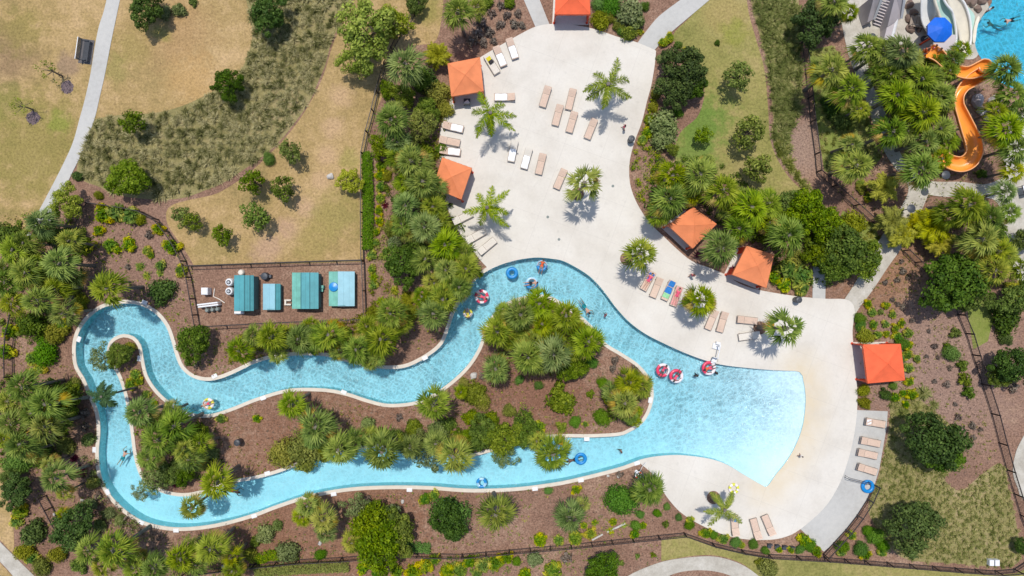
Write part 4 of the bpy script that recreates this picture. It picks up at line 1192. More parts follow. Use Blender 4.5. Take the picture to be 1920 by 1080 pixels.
cover('ground_cover', poly([(845,150),(850,185),(838,230),(830,300),(815,300),(810,180)]), .75, .4, .14, 'leaf_olive', 'olive ground cover hugging the left edge of the upper deck', 22)
cover('ground_cover', poly([(730,400),(800,440),(770,470),(735,480),(700,500),(700,430)]), .75, .3, .15, 'leaf_olive', 'patchy olive ground cover right of the long green hedge', 23)
cover('ground_cover', poly([(690,500),(735,530),(770,560),(740,575),(700,570),(692,540)]), .7, .3, .15, 'leaf_olive', 'patchy olive ground cover right of the equipment yard', 24)
cover('ground_cover', poly([(425,640),(500,612),(600,610),(720,575),(760,600),(745,660),(700,680),(600,660),(520,660),(430,690)]), .85, .5, .17, 'leaf_olive', 'yellow-green undergrowth beneath the palms north of the river', 25)
cover('ground_cover', poly([(1190,690),(1212,710),(1218,745),(1200,790),(1160,800),(1130,790),(1140,730),(1170,700)]), .8, .4, .18, 'leaf_croton', 'yellow-green undergrowth at the right tip of the island', 26)
cover('ground_cover', poly([(250,780),(290,770),(350,800),(420,870),(420,900),(330,915),(270,870)]), .75, .4, .17, 'leaf_palm', 'green undergrowth beneath palms on the left part of the island', 27)
cover('ground_cover', poly([(920,590),(1010,555),(1080,600),(1120,650),(1060,700),(960,700),(915,660)]), .8, .4, .17, 'leaf_olive', 'olive undergrowth beneath palms at the island top', 28)
cover('ground_cover', poly([(0,400),(110,400),(160,430),(150,520),(110,560),(110,640),(60,640),(0,640)]), .85, .5, .18, 'leaf_mid', 'dense green undergrowth in the left palm thicket', 29)
cover('ground_cover', poly([(0,700),(110,720),(140,780),(120,860),(60,880),(10,880),(0,860)]), .85, .5, .18, 'leaf_palm', 'dense green undergrowth left of the west river arm', 30)
cover('ground_cover', poly([(1220,300),(1330,290),(1440,370),(1620,450),(1640,500),(1540,540),(1450,545),(1440,480),(1380,440),(1300,385),(1250,420),(1210,390)]), .8, .5, .17, 'leaf_mid', 'dense undergrowth behind the two angled deck cabanas', 31)
cover('ground_cover', poly([(1640,90),(1720,110),(1780,170),(1780,300),(1700,300),(1670,240)]), .8, .5, .18, 'leaf_mid', 'dense undergrowth below the palm grove at the orange slide', 32)
cover('ground_cover', poly([(700,280),(745,250),(820,240),(850,400),(880,450),(860,520),(780,480),(740,400)]), .8, .5, .17, 'leaf_palm', 'green undergrowth in the planting strip left of the deck', 33)
cover('ground_cover', poly([(1780,390),(1880,390),(1900,500),(1915,560),(1850,540),(1800,470)]), .8, .5, .18, 'leaf_palm', 'green undergrowth between the walk and the right-hand paving', 34)
cover('ground_cover', poly([(600,850),(760,815),(960,790),(1010,815),(900,840),(760,825),(620,845)]), .75, .5, .18, 'leaf_mid', 'green undergrowth along the lower shore of the island', 35)
cover('ground_cover', poly([(820,1045),(960,1038),(955,1075),(820,1078)]), .75, .4, .16, 'leaf_croton', 'yellow-green ground cover outside the bottom fence', 36)
cover('ground_cover', poly([(390,1035),(480,1060),(560,1078),(400,1085),(250,1085)]), .7, .4, .17, 'leaf_olive', 'olive undergrowth at the bottom left under fan palms', 37)

def litter(name, pl, dens, mat, label, seed, size=.12, per=5, rad=.14):
    r = np.random.default_rng(seed)
    c = scatter(pl, .5, .5, seed)
    c = c[(np.abs(c[:, 0]) < 50) & (np.abs(c[:, 1]) < 29)]
    k = np.sin(c[:, 0] * .55 + seed) * np.sin(c[:, 1] * .6 + seed * 2)      # sprigs come in drifts
    c = c[r.random(len(c)) < dens * (1 + 1.2 * k)]
    for q in (river_out,):
        inn = inside(c, q) & ~inside(c, island_in)
        c = c[~inn]
    c = c[~inside(c, deck) & ~inside(c, pad)]
    cl = np.concatenate([c, r.uniform(.02, .08, (len(c), 1)), r.uniform(.5, 1.6, (len(c), 1)) * rad, r.normal(0, .18, (len(c), 1))], 1)
    q, t = leaves(seed + 9, cl, per, size, .4)
    q[..., 2] = np.maximum(q[..., 2], .012)
    o = bpy.data.objects.new(name, quad_mesh(name, q, t, M[mat])); link(o)
    return tag(o, label, 'ground cover', None, 'stuff')
BEDS = [('island mulch', poly([(200,650),(300,640),(500,760),(800,750),(960,560),(1130,640),(1225,730),(1190,810),(900,850),(700,840),(480,890),(300,920),(250,840)])),
        ('mulch between river and bottom fence', poly([(195,925),(280,985),(480,970),(700,925),(960,920),(1190,875),(1240,930),(1290,990),(1180,1005),(960,1025),(700,1040),(480,1055),(260,1075),(180,1000)])),
        ('mulch right of the deck', poly([(1610,570),(1700,470),(1790,600),(1880,880),(1780,900),(1700,740),(1615,760)])),
        ('mulch above the river on the left', poly([(170,390),(300,420),(360,500),(380,615),(640,610),(780,560),(840,640),(700,685),(400,705),(330,640),(270,565),(170,570)])),
        ('mulch left of the river', poly([(0,400),(170,400),(160,580),(140,660),(180,800),(190,900),(280,990),(240,1080),(60,1080),(20,900),(0,840)])),
        ('mulch left of the upper deck', poly([(690,230),(840,180),(825,350),(900,490),(830,600),(700,600),(690,480)])),
        ('mulch around the slide', poly([(1640,100),(1880,160),(1900,560),(1700,480),(1560,360),(1640,280)])),
        ('mulch at the bottom edge', poly([(740,1048),(1230,1010),(1240,1050),(1150,1080),(740,1080)]))]
for k, (nm, pl) in enumerate(BEDS):
    litter('leaf_litter', pl, .55, 'leaf_dry', 'fallen brown leaves and bark scraps on the ' + nm, 60 + k, .13, 4, .22)
    litter('low_sprigs', pl, .55, 'leaf_croton' if k % 2 else 'leaf_olive', 'low yellow-green sprigs scattered over the ' + nm, 80 + k, .13, 9, .16)
EX = {
 'in the palm thicket west of the fence': [('S',60,500,30),('SY',8,500,28),('M',95,440,24),('SY',85,520,24),('S',140,520,24),('O',150,565,18),('O',140,540,16)],
 'in the bed by the far west river bend': [('S',60,770,30),('SY',15,755,28),('M',130,745,26),('SY',55,850,26),('S',8,825,26),('O',125,835,18),('O',95,640,16),('M',100,735,24),('O',140,720,14)],
 'in the southwest corner bed': [('S',248,1068,28),('SY',190,1062,26),('S',370,1058,28),('O',110,1040,18),('M',20,895,20),('SY',435,1045,24),('O',175,905,14)],
 'on the island west end': [('S',275,860,28),('SY',318,768,24),('S',375,835,26),('M',345,890,22),('SY',300,795,24),('O',385,868,16)],
 'north of the river by the deck': [('S',845,530,30),('SY',810,530,26),('S',800,490,30),('M',815,560,24),('O',770,590,16),('SY',862,480,24)],
 'in the planting strip west of the deck': [('S',745,300,30),('SY',790,305,26),('S',750,420,28),('M',830,440,24),('S',815,350,26),('SY',735,205,24),('M',800,205,24),('S',820,410,28),('O',725,330,12)],
 'at the island top': [('S',1040,630,28),('SY',965,625,26),('S',1010,680,28),('SY',1075,655,24),('S',945,590,24)],
 'along the south shore of the island': [('S',665,830,30),('SY',735,825,26),('S',820,830,28),('M',875,825,24),('O',610,848,20),('S',765,838,28)],
 'behind the pair of deck cabanas': [('S',1385,400,28),('S',1445,420,28),('M',1540,480,30),('SY',1425,395,24),('M',1480,380,26)],
 'in the palm grove by the slide': [('S',1783,132,26),('SY',1777,192,26),('S',1778,268,28),('S',1700,135,30),('SY',1715,110,26),('S',1700,245,30),('S',1752,145,30),('M',1690,210,26),('S',1720,185,30)],
 'by the walk below the slide': [('S',1835,410,30),('SY',1815,450,24),('M',1860,440,26),('S',1885,480,28)],
 'north of the river by the equipment yard': [('SY',540,625,24),('S',590,635,28),('S',640,655,28),('S',700,665,26),('SY',755,610,24),('O',770,585,14)],
 'between the river and the south fence': [('M',725,985,36),('M',690,1010,34),('SY',660,1020,24),('O',470,1040,16)],
}
for zone, items in EX.items():
    for it in items:
        plant(it[0], zone, *it[1:4])

# mulch rings left on the lawn round the saplings
for px, py, lb in ((126, 163, 'small purplish-brown mulch ring under the sapling nearest the footpath bench'), (62, 221, 'small purplish-brown mulch ring under the sapling nearest the left edge')):
    p = W(px, py); mb = MB(); rr = random.Random(px); n = 28
    ps = [(0, 0, .055)] + [((.62 + rr.uniform(-.10, .10)) * math.cos(i * 2 * PI / n), (.62 + rr.uniform(-.10, .10)) * math.sin(i * 2 * PI / n), .016) for i in range(n)]
    mb.add(ps, [(0, i + 1, (i + 1) % n + 1) for i in range(n)])
    tag(mb.build('mulch_ring', M['slide_mulch'], None, False, (p.x, p.y, 0)), lb, 'mulch ring', 'mulch rings on the lawn')

cover('ground_cover', poly([(150,850),(185,860),(205,930),(270,985),(330,1000),(260,1030),(190,990),(150,930)]), .55, .3, .15, 'leaf_dry', 'dry brownish brush between the left river bend and the palms', 41)
cover('ground_cover', poly([(150,850),(185,860),(205,930),(270,985),(330,1000),(260,1030),(190,990),(150,930)]), .35, .35, .15, 'leaf_grey', 'grey-green low growth mixed into the brush at the left river bend', 42)
cover('ground_cover', poly([(700,575),(790,555),(800,600),(745,625),(700,610)]), .6, .35, .15, 'leaf_olive', 'olive undergrowth right below the equipment yard corner', 43)

# ================================================================== FENCES
def fence(pts, label, h=1.25, gap=2.3, group='dark metal fences'):
    P = [W(*p) for p in pts]
    o = empty('fence', (P[0].x, P[0].y, 0))
    org = Vector((P[0].x, P[0].y, 0))
    pk = MB(); rl = MB(); rt_ = MB()
    posts = []
    for a, b in zip(P[:-1], P[1:]):
        L = (b - a).length
        n = max(1, round(L / gap))
        ang = math.atan2(b.y - a.y, b.x - a.x)
        c = (a + b) / 2 - org
        rl.box((c.x, c.y, .16), (L, .055, .05), ang)
        rt_.box((c.x, c.y, h - .045), (L, .05, .05), ang)
        c = (a + b) / 2 - org
        rt_.box((c.x, c.y, h), (L, .06, .04), ang)
        m = max(2, int(L / .14))
        for i in range(m):
            q = a.lerp(b, (i + .5) / m) - org
            pk.box((q.x, q.y, h / 2 + .03), (.022, .022, h - .12), ang)
        for i in range(n + 1):
            q = a.lerp(b, i / n)
            if not posts or min((q - p).length for p, _ in posts) > .5: posts.append((q, ang))
    rl.build('rail', M['fence_metal'], o)
    rt_.build('rail', M['fence_metal'], o)
    pk.build('pickets', M['fence_metal'], o)
    pm = MB(); pm.box((0, 0, (h + .08) / 2), (.09, .09, h + .08), 0, .012)
    me = pm.mesh('post', M['fence_metal'])
    for q, ang in posts[:99]:
        p = bpy.data.objects.new('post', me); p.location = q - org; p.rotation_euler[2] = ang; link(p, o)
    tag(o, label, 'fence', group)
    return o
fence([(803,-8),(778,30),(752,68),(737,96),(724,125),(709,175),(701,210),(690,250),(682,290),(681,400),(682,490)], 'long dark fence down the right side of the dry lawn')
fence([(359,499),(470,495),(580,491),(682,488)], 'straight dark fence along the top of the equipment yard')
fence([(683,490),(685,545),(687,598)], 'short dark fence closing the right side of the equipment yard')
fence([(380,612),(470,607),(580,602),(686,598)], 'dark fence along the bottom of the equipment yard')
fence([(165,380),(200,386),(240,392),(270,398),(298,412),(318,435),(336,462),(350,490),(360,520),(367,560),(372,590),(376,612)], 'curved black fence between croton bed and equipment yard')
fence([(165,380),(152,400),(140,425),(132,455)], 'short black fence dropping into the palm thicket below the footpath')
fence([(44,560),(36,590),(28,625),(25,660),(26,705)], 'dark fence at the far left beside the yellow-green shrubs')
fence([(88,928),(100,950),(113,975),(128,1000)], 'short dark fence between two palms in the bottom left corner')
fence([(350,1072),(420,1063),(480,1056),(560,1048),(642,1044),(742,1036),(867,1038),(955,1030),(1070,1020),(1185,1008),(1282,998),(1335,1017),(1390,1030),(1440,1038),(1545,1044),(1620,1050),(1705,1057),(1790,1064),(1865,1069),(1900,1066),(1925,1050)], 'very long dark fence across the whole bottom of the picture')
fence([(1783,560),(1795,590),(1810,625),(1822,665),(1840,720),(1858,775),(1872,830),(1886,880),(1900,925),(1912,965),(1930,1010)], 'long dark fence slanting down the right side by the mulch bed')
fence([(1637,908),(1625,935),(1606,965),(1585,992),(1562,1017),(1543,1038)], 'curved dark fence along the outer edge of the grey concrete pad')
fence([(1499,48),(1503,80),(1510,140),(1519,230),(1527,290),(1530,323),(1560,350),(1600,386),(1640,422),(1668,446)], 'dark fence from the top edge down past pinkish mulch to the walk')
fence([(1692,470),(1715,492),(1740,515),(1758,530)], 'short dark fence between the walk and the big dark tree')

# ================================================================== CABANAS
def cabana(corners, label, canvas, open_side, curtain=True):
    """corners: the four eave corners (pixels), in order; open_side = index of the open edge"""
    ZE = 2.25
    P = [W(*c, ZE) for c in corners]
    c = sum(P, Vector()) / 4
    org = Vector((c.x, c.y, 0))
    o = empty('cabana', org)
    Q = [p - org for p in P]
    apex = Vector((0, 0, ZE + .62))
    mb = MB()
    n = 8
    # four slightly sagging canvas faces, then the valance
    for i in range(4):
        a, b = Q[i], Q[(i + 1) % 4]
        grid = []
        for u in range(n + 1):
            t = u / n
            row = []
            for v in range(n + 1):
                s = v / n
                e = a.lerp(b, s)
                p = e.lerp(apex, t)
                p.z -= .05 * math.sin(PI * t) * (1 - abs(2 * s - 1)) ** .5
                row.append(p)
            grid.append(row)
        vs_ = [p for r_ in grid for p in r_]
        fs = [(u * (n + 1) + v, u * (n + 1) + v + 1, (u + 1) * (n + 1) + v + 1, (u + 1) * (n + 1) + v) for u in range(n) for v in range(n)]
        mb.add(vs_, fs)
    mb.build('canopy', canvas, o, True)
    for i in range(4):
        sm = MB(); sm.tube([Q[i] + Vector((0, 0, .012)), (Q[i] + apex) / 2 + Vector((0, 0, .002)), apex + Vector((0, 0, .012))], .013, 5); sm.build('seam', canvas, o)
    va = MB()
    for i in range(4):
        a, b = Q[i], Q[(i + 1) % 4]
        d = (b - a); L = d.length; m = 14
        vs_, fs = [], []
        nrm = Vector((d.y, -d.x, 0)).normalized()
        if nrm.dot(a) < 0: nrm = -nrm
        for k in range(m + 1):
            q = a.lerp(b, k / m) + nrm * (.012 + .012 * math.sin(k * 2.4))
            vs_ += [q + Vector((0, 0, -.005)), q + Vector((0, 0, -.22 - .03 * (k % 2)))]
        for k in range(m): fs.append((2 * k, 2 * k + 2, 2 * k + 3, 2 * k + 1))
        va.add(vs_, fs)
    va.build('valance', canvas, o)
    for i in range(4):
        q = Q[i] * .95
        pm = MB(); pm.tube([(0, 0, 0), (0, 0, ZE - .03)], .06, 8); pm.lathe([(.13, 0.056), (.13, .085), (.06, .10)], 10)
        pm.build('post', M['post_orange'], o, True, (q.x, q.y, 0))
    bm_ = MB()
    for i in range(4):
        a, b = Q[i] * .95, Q[(i + 1) % 4] * .95
        a = Vector((a.x, a.y, ZE - .10)); b = Vector((b.x, b.y, ZE - .10))
        bm_.tube([a, b], .04, 6)
        for (s, e) in ((a, b), (b, a)):
            k = s.lerp(e, .16)
            bm_.tube([Vector((s.x, s.y, ZE - .62)), k], .03, 6)
    bm_.build('beam', M['post_orange'], o)
    if curtain:
        for i in range(4):
            if i == open_side: continue
            a, b = Q[i] * .94, Q[(i + 1) % 4] * .94
            a = Vector((a.x, a.y, 0)); b = Vector((b.x, b.y, 0))
            ends = [(0.02, .98)] if i == (open_side + 2) % 4 else [(.0, .22), (.78, 1.0)]
            for (s, e) in ends:
                cm = MB(); m = 16
                vs_, fs = [], []
                d = (b - a).normalized(); nn = Vector((-d.y, d.x, 0))
                for k in range(m + 1):
                    q = a.lerp(b, s + (e - s) * k / m) + nn * .035 * math.sin(k * 1.9)
                    vs_ += [(q.x, q.y, .12), (q.x, q.y, ZE - .12)]
                for k in range(m): fs.append((2 * k, 2 * k + 2, 2 * k + 3, 2 * k + 1))
                cm.add(vs_, fs); cm.build('curtain', M['curtain'], o)
    tag(o, label, 'cabana', 'orange cabanas around the deck')
    return o
cabana([(839,119),(900,107),(907,171),(846,181)], 'faded orange cabana at the upper left edge of the deck', M['canopy_faded'], 2)
cabana([(829,295),(885,315),(865,374),(812,352)], 'tilted orange cabana on the left edge below the white-towel loungers', M['canopy_faded'], 1)
cabana([(1043,-34),(1104,-34),(1107,27),(1040,27)], 'orange-red cabana cut by the top edge of the picture', M['canopy_red'], 2)
cabana([(1252,422),(1300,388),(1344,420),(1299,466)], 'diamond-set orange cabana under palms, left one of the right-hand pair', M['canopy_faded'], 3)
cabana([(1400,461),(1452,478),(1437,540),(1373,515)], 'orange cabana beside the bright crotons, right one of the right-hand pair', M['canopy_faded'], 2)
cabana([(1618,646),(1689,645),(1697,713),(1627,719)], 'orange-red cabana alone on the far right beside the beach', M['canopy_red'], 3)

# ================================================================== LOUNGERS AND TOWELS
def lounger_protos(fabric):
    """head (backrest) towards -Y, feet towards +Y, 1.98 m long"""
    fr = MB()
    for s in (-1, 1):
        fr.box((s * .33, 0.0, .31), (.045, 1.94, .05), 0, .008)
    for y in (-.95, -.28, .95):
        fr.box((0, y, .305), (.615, .04, .04), 0)
    fr.tube([(-.3, -.62, .30), (-.3, -.80, .46), (.3, -.80, .46), (.3, -.62, .30)], .016, 6)
    fr = fr.mesh('frame', M['lounger_frame'])
    st = MB()
    n = 12
    for i in range(n):                       # straps with fine gaps, sagging a little
        y = -.26 + (i + .5) * 1.20 / n
        st.box((0, y, .338 - .012 * math.sin(PI * (i + .5) / n)), (.60, 1.20 / n - .012, .012))
    st = st.mesh('seat', fabric)
    bk = MB()
    a = math.radians(20)
    R = Matrix.Rotation(-a, 3, 'X')
    for i in range(6):
        d = -(i + .5) * .115
        bk.box((0, -.29 + d * math.cos(a), .345 - d * math.sin(a)), (.60, .103, .012), m=R)
    for s in (-1, 1):
        bk.box((s * .31, -.29 - .345 * math.cos(a), .335 + .345 * math.sin(a)), (.035, .70, .035), m=R)
    bk.box((0, -.29 - .70 * math.cos(a), .335 + .70 * math.sin(a)), (.65, .035, .035), m=R)
    bk = bk.mesh('backrest', fabric)
    lg = MB(); lg.box((0, 0, .17), (.05, .06, .34), 0, .01); lg = lg.mesh('leg', M['lounger_frame'])
    return fr, st, bk, lg
LP = {'beige': lounger_protos(M['sling']), 'pale': lounger_protos(M['sling_pale'])}
def lounger(head, foot, label, kind='beige', raise_=0.05, loc_only=False):
    hp, fp = W(*head), W(*foot)
    c = (hp + fp) / 2; d = (fp - hp)
    rz = math.atan2(d.y, d.x) - PI / 2
    o = empty('sun_lounger', (c.x, c.y, raise_), rz)
    fr, st, bk, lg = LP[kind]
    link(bpy.data.objects.new('frame', fr), o); link(bpy.data.objects.new('seat', st), o); link(bpy.data.objects.new('backrest', bk), o)
    for x, y in ((-.33, -.72), (.33, -.72), (-.33, .78), (.33, .78)):
        l = bpy.data.objects.new('leg', lg); l.location = (x, y, 0); link(l, o)
    tag(o, label, 'sun lounger', 'sun loungers on the pool decks')
    return c, rz, o
def towel(c, rz, y0, y1, mat, label, width=.66, z=.40, wob=.012, xo=0.0, cat='towel'):
    """cloth on a lounger from y0 to y1 along it, following seat and backrest"""
    mb = MB(); n, m = 18, 8
    rr = random.Random(int(c.x * 100))
    vs_, fs = [], []
    for i in range(n + 1):
        y = y0 + (y1 - y0) * i / n
        zb = .365 if y > -.29 else .365 + (-.29 - y) * math.tan(math.radians(20))
        for j in range(m + 1):
            x = -width / 2 + width * j / m
            dr = .05 if j in (0, m) else 0
            vs_.append((x + xo + rr.uniform(-.008, .008), y + rr.uniform(-.01, .01), zb - dr + wob * math.sin(y * 9 + j) + rr.uniform(0, .006)))
    o0 = len(vs_)
    vs_ += [(x, y, z_ - .014) for x, y, z_ in vs_]
    w = m + 1
    for i in range(n):
        for j in range(m):
            a = i * w + j
            fs.append((a, a + 1, a + w + 1, a + w)); fs.append((o0 + a, o0 + a + w, o0 + a + w + 1, o0 + a + 1))
    for i in range(n):
        a = i * w; fs.append((a, a + w, o0 + a + w, o0 + a)); a = i * w + m; fs.append((a + w, a, o0 + a, o0 + a + w))
    for j in range(m):
        a = j; fs.append((a + 1, a, o0 + a, o0 + a + 1)); a = n * w + j; fs.append((a, a + 1, o0 + a + 1, o0 + a))
    mb.add(vs_, fs)
    o = mb.build('towel', mat, None, True, (c.x, c.y, .05)); o.rotation_euler[2] = rz
    return tag(o, label, cat, 'towels on the loungers')

L_ = [
 ((1028,164),(1016,203),'bare beige lounger leftmost of the five in the upper deck centre','beige'),
 ((1074,170),(1065,207),'bare beige lounger just left of the upper right feather palm, topmost there','beige'),
 ((1050,199),(1040,237),'bare beige lounger second from left in the lower row of three','beige'),
 ((1077,212),(1066,250),'middle bare beige lounger below the upper right feather palm','beige'),
 ((1114,226),(1100,261),'bare beige lounger rightmost of the five in the upper deck centre','beige'),
 ((1018,290),(1009,328),'beige lounger rightmost of the three side by side in the deck middle','beige'),
 ((1057,321),(1043,353),'beige lounger tucked against the lone fan palm in the deck middle','beige'),
]
for h_, f_, lb, kd in L_: lounger(h_, f_, lb, kd)
A = lounger((965,268),(958,303),'lounger under a white towel, leftmost of three side by side in the deck middle','pale')
towel(A[0], A[1], -.25, .85, M['towel_white'], 'white towel on the leftmost of three loungers in the deck middle')
A = lounger((992,281),(982,317),'pale lounger in the middle of three side by side','pale')
towel(A[0], A[1], -.28, .90, M['towel_white'], 'cream towel covering the middle of three loungers in the deck middle')
A = lounger((912,106),(933,140),'lounger with yellow towel beside the upper left cabana','pale')
towel(A[0], A[1], -.72, -.10, M['towel_yellow'], 'bright yellow towel heaped on the lounger by the upper left cabana', .5)
bg_ = MB(); bg_.box((0, 0, .12), (.42, .30, .24), 0, .05); bg_.tube([(-.12, 0, .22), (-.08, 0, .36), (.08, 0, .36), (.12, 0, .22)], .014, 6)
q = W(921, 119); bgo = bg_.build('bag', M['bag_dark'], None, False, (q.x, q.y, .42)); bgo.rotation_euler[2] = .6
tag(bgo, 'black bag beside the bright yellow towel', 'bag')
A = lounger((930,91),(945,126),'lounger with white towel, middle of three at the upper left','beige')
towel(A[0], A[1], -.25, .88, M['towel_white'], 'white towel on the middle lounger of three at the upper left')
A = lounger((954,75),(967,113),'lounger with white towel nearest the deck edge at the upper left','beige')
towel(A[0], A[1], -.25, .88, M['towel_white'], 'white towel on the lounger highest up the left deck edge')
A = lounger((964,184),(928,184),'lounger lying crosswise right of the upper left feather palm top','beige')
towel(A[0], A[1], -.25, .88, M['towel_white'], 'white towel on the crosswise lounger below the upper left cabana')
A = lounger((833,236),(868,244),'lounger at the left edge, topmost of the stack of three','beige')
towel(A[0], A[1], -.2, .88, M['towel_white'], 'white towel on the topmost of three stacked loungers at the left edge')
lounger((826,263),(862,270),'bare beige lounger, middle of the stack of three at the left edge','beige')
A = lounger((828,283),(862,287),'lounger at the left edge, lowest of three, touching the tilted cabana','beige')
towel(A[0], A[1], -.2, .88, M['towel_white'], 'white towel on the lounger touching the tilted orange cabana')
lounger((852,417),(884,401),'pale lounger below the tilted cabana, topmost of three slanted ones','pale')
lounger((877,452),(908,434),'pale lounger, middle of three slanted ones left of the river bend','pale')
lounger((899,474),(928,450),'pale lounger nearest the river bend, lowest of three slanted ones','pale')
A1 = lounger((1223,510),(1204,544),'lounger with reclining person and blue towel, leftmost of the towel loungers','beige')
towel(A1[0], A1[1], -.80, -.15, M['towel_blue'], 'crumpled blue towel above the reclining person at the leftmost towel lounger', .6)
lounger((1236,522),(1222,557),'empty beige lounger between pink person and blue-green towels','beige')
A2 = lounger((1260,527),(1243,563),'lounger hidden by blue and green towels','beige')
towel(A2[0], A2[1], -.95, -.42, M['towel_blue'], 'blue towel at the top end of the green-and-blue lounger')
towel(A2[0], A2[1], -.36, .26, M['towel_blue'], 'blue towel across the middle of the green-and-blue lounger')
towel(A2[0], A2[1], .28, .72, M['towel_green'], 'green towel at the foot of the green-and-blue lounger')
A3 = lounger((1273,537),(1260,574),'lounger with a sunbather, rightmost of the towel loungers','beige')
towel(A3[0], A3[1], -.90, .85, M['towel_pink'], 'pinkish towel under the sunbather on the rightmost towel lounger', .58)
lounger((1338,585),(1326,614),'beige lounger half under the fan palm, left of the upright one','beige')
lounger((1357,586),(1347,621),'beige lounger right of the fan palm, standing upright in the picture','beige')
lounger((1381,598),(1416,602),'beige crosswise lounger above the other near the pool lift','beige')
lounger((1419,627),(1384,632),'pale crosswise lounger below the other near the pool lift','pale')
A = lounger((1617,788),(1657,795),'lounger on the grey pad, topmost of four, with crumpled white towel','beige',.05)
towel(A[0], A[1], -.92, -.42, M['towel_white'], 'crumpled white towel on the topmost lounger of the grey pad', .5, wob=.04)
lounger((1609,823),(1647,831),'bare lounger on the grey pad, second from top','beige',.05)
lounger((1603,845),(1642,854),'bare lounger on the grey pad, third from top','beige',.05)
lounger((1603,872),(1641,884),'bare lounger on the grey pad, lowest beside the handrail','beige',.05)
A = lounger((1377,999),(1374,965),'lounger with blue towel, leftmost of three on the lower beach deck','beige')
towel(A[0], A[1], .30, .62, M['towel_blue'], 'small blue towel on the leftmost lounger of the lower beach deck', .35, xo=.1)
lounger((1419,1005),(1410,972),'bare beige lounger, middle of three on the lower beach deck','beige')
A = lounger((1445,998),(1431,965),'beige lounger, rightmost of three on the lower beach deck','beige')

# ================================================================== PEOPLE
def body_mesh(name, J, mat, inflate=0.0, bones=None, vox=.014, extra=None):
    bm = bmesh.new()
    def ball(p, r, sc_=(1, 1, 1)):
        bmesh.ops.create_icosphere(bm, subdivisions=2, radius=1.0, matrix=Matrix.Translation(p) @ Matrix.Diagonal((r * sc_[0], r * sc_[1], r * sc_[2], 1)))
    def cone(a, b, ra, rb):
        a, b = Vector(a), Vector(b); d = b - a
        if d.length < 1e-4: return
        q = d.to_track_quat('Z', 'Y').to_matrix().to_4x4()
        bmesh.ops.create_cone(bm, cap_ends=True, segments=14, radius1=ra, radius2=rb, depth=d.length, matrix=Matrix.Translation((a + b) / 2) @ q)
    for (a, b, ra, rb) in bones:
        ra += inflate; rb += inflate
        pa = J[a] if isinstance(a, str) else a
        pb = J[b] if isinstance(b, str) else b
        cone(pa, pb, ra, rb); ball(pa, ra); ball(pb, rb)
    if extra:
        for p, r, s in extra: ball(p, r, s)
    me = bpy.data.meshes.new('tmp'); bm.to_mesh(me); bm.free()
    o = bpy.data.objects.new('tmp', me); COL.objects.link(o)
    md = o.modifiers.new('r', 'REMESH'); md.mode = 'VOXEL'; md.voxel_size = vox; md.use_smooth_shade = True
    sm = o.modifiers.new('s', 'SMOOTH'); sm.iterations = 2; sm.factor = .5
    dg = bpy.context.evaluated_depsgraph_get()
    out = bpy.data.meshes.new_from_object(o.evaluated_get(dg))
    out.name = name
    bpy.data.objects.remove(o); bpy.data.meshes.remove(me)
    out.materials.clear(); out.materials.append(mat)
    out.polygons.foreach_set('use_smooth', [True] * len(out.polygons))
    return out

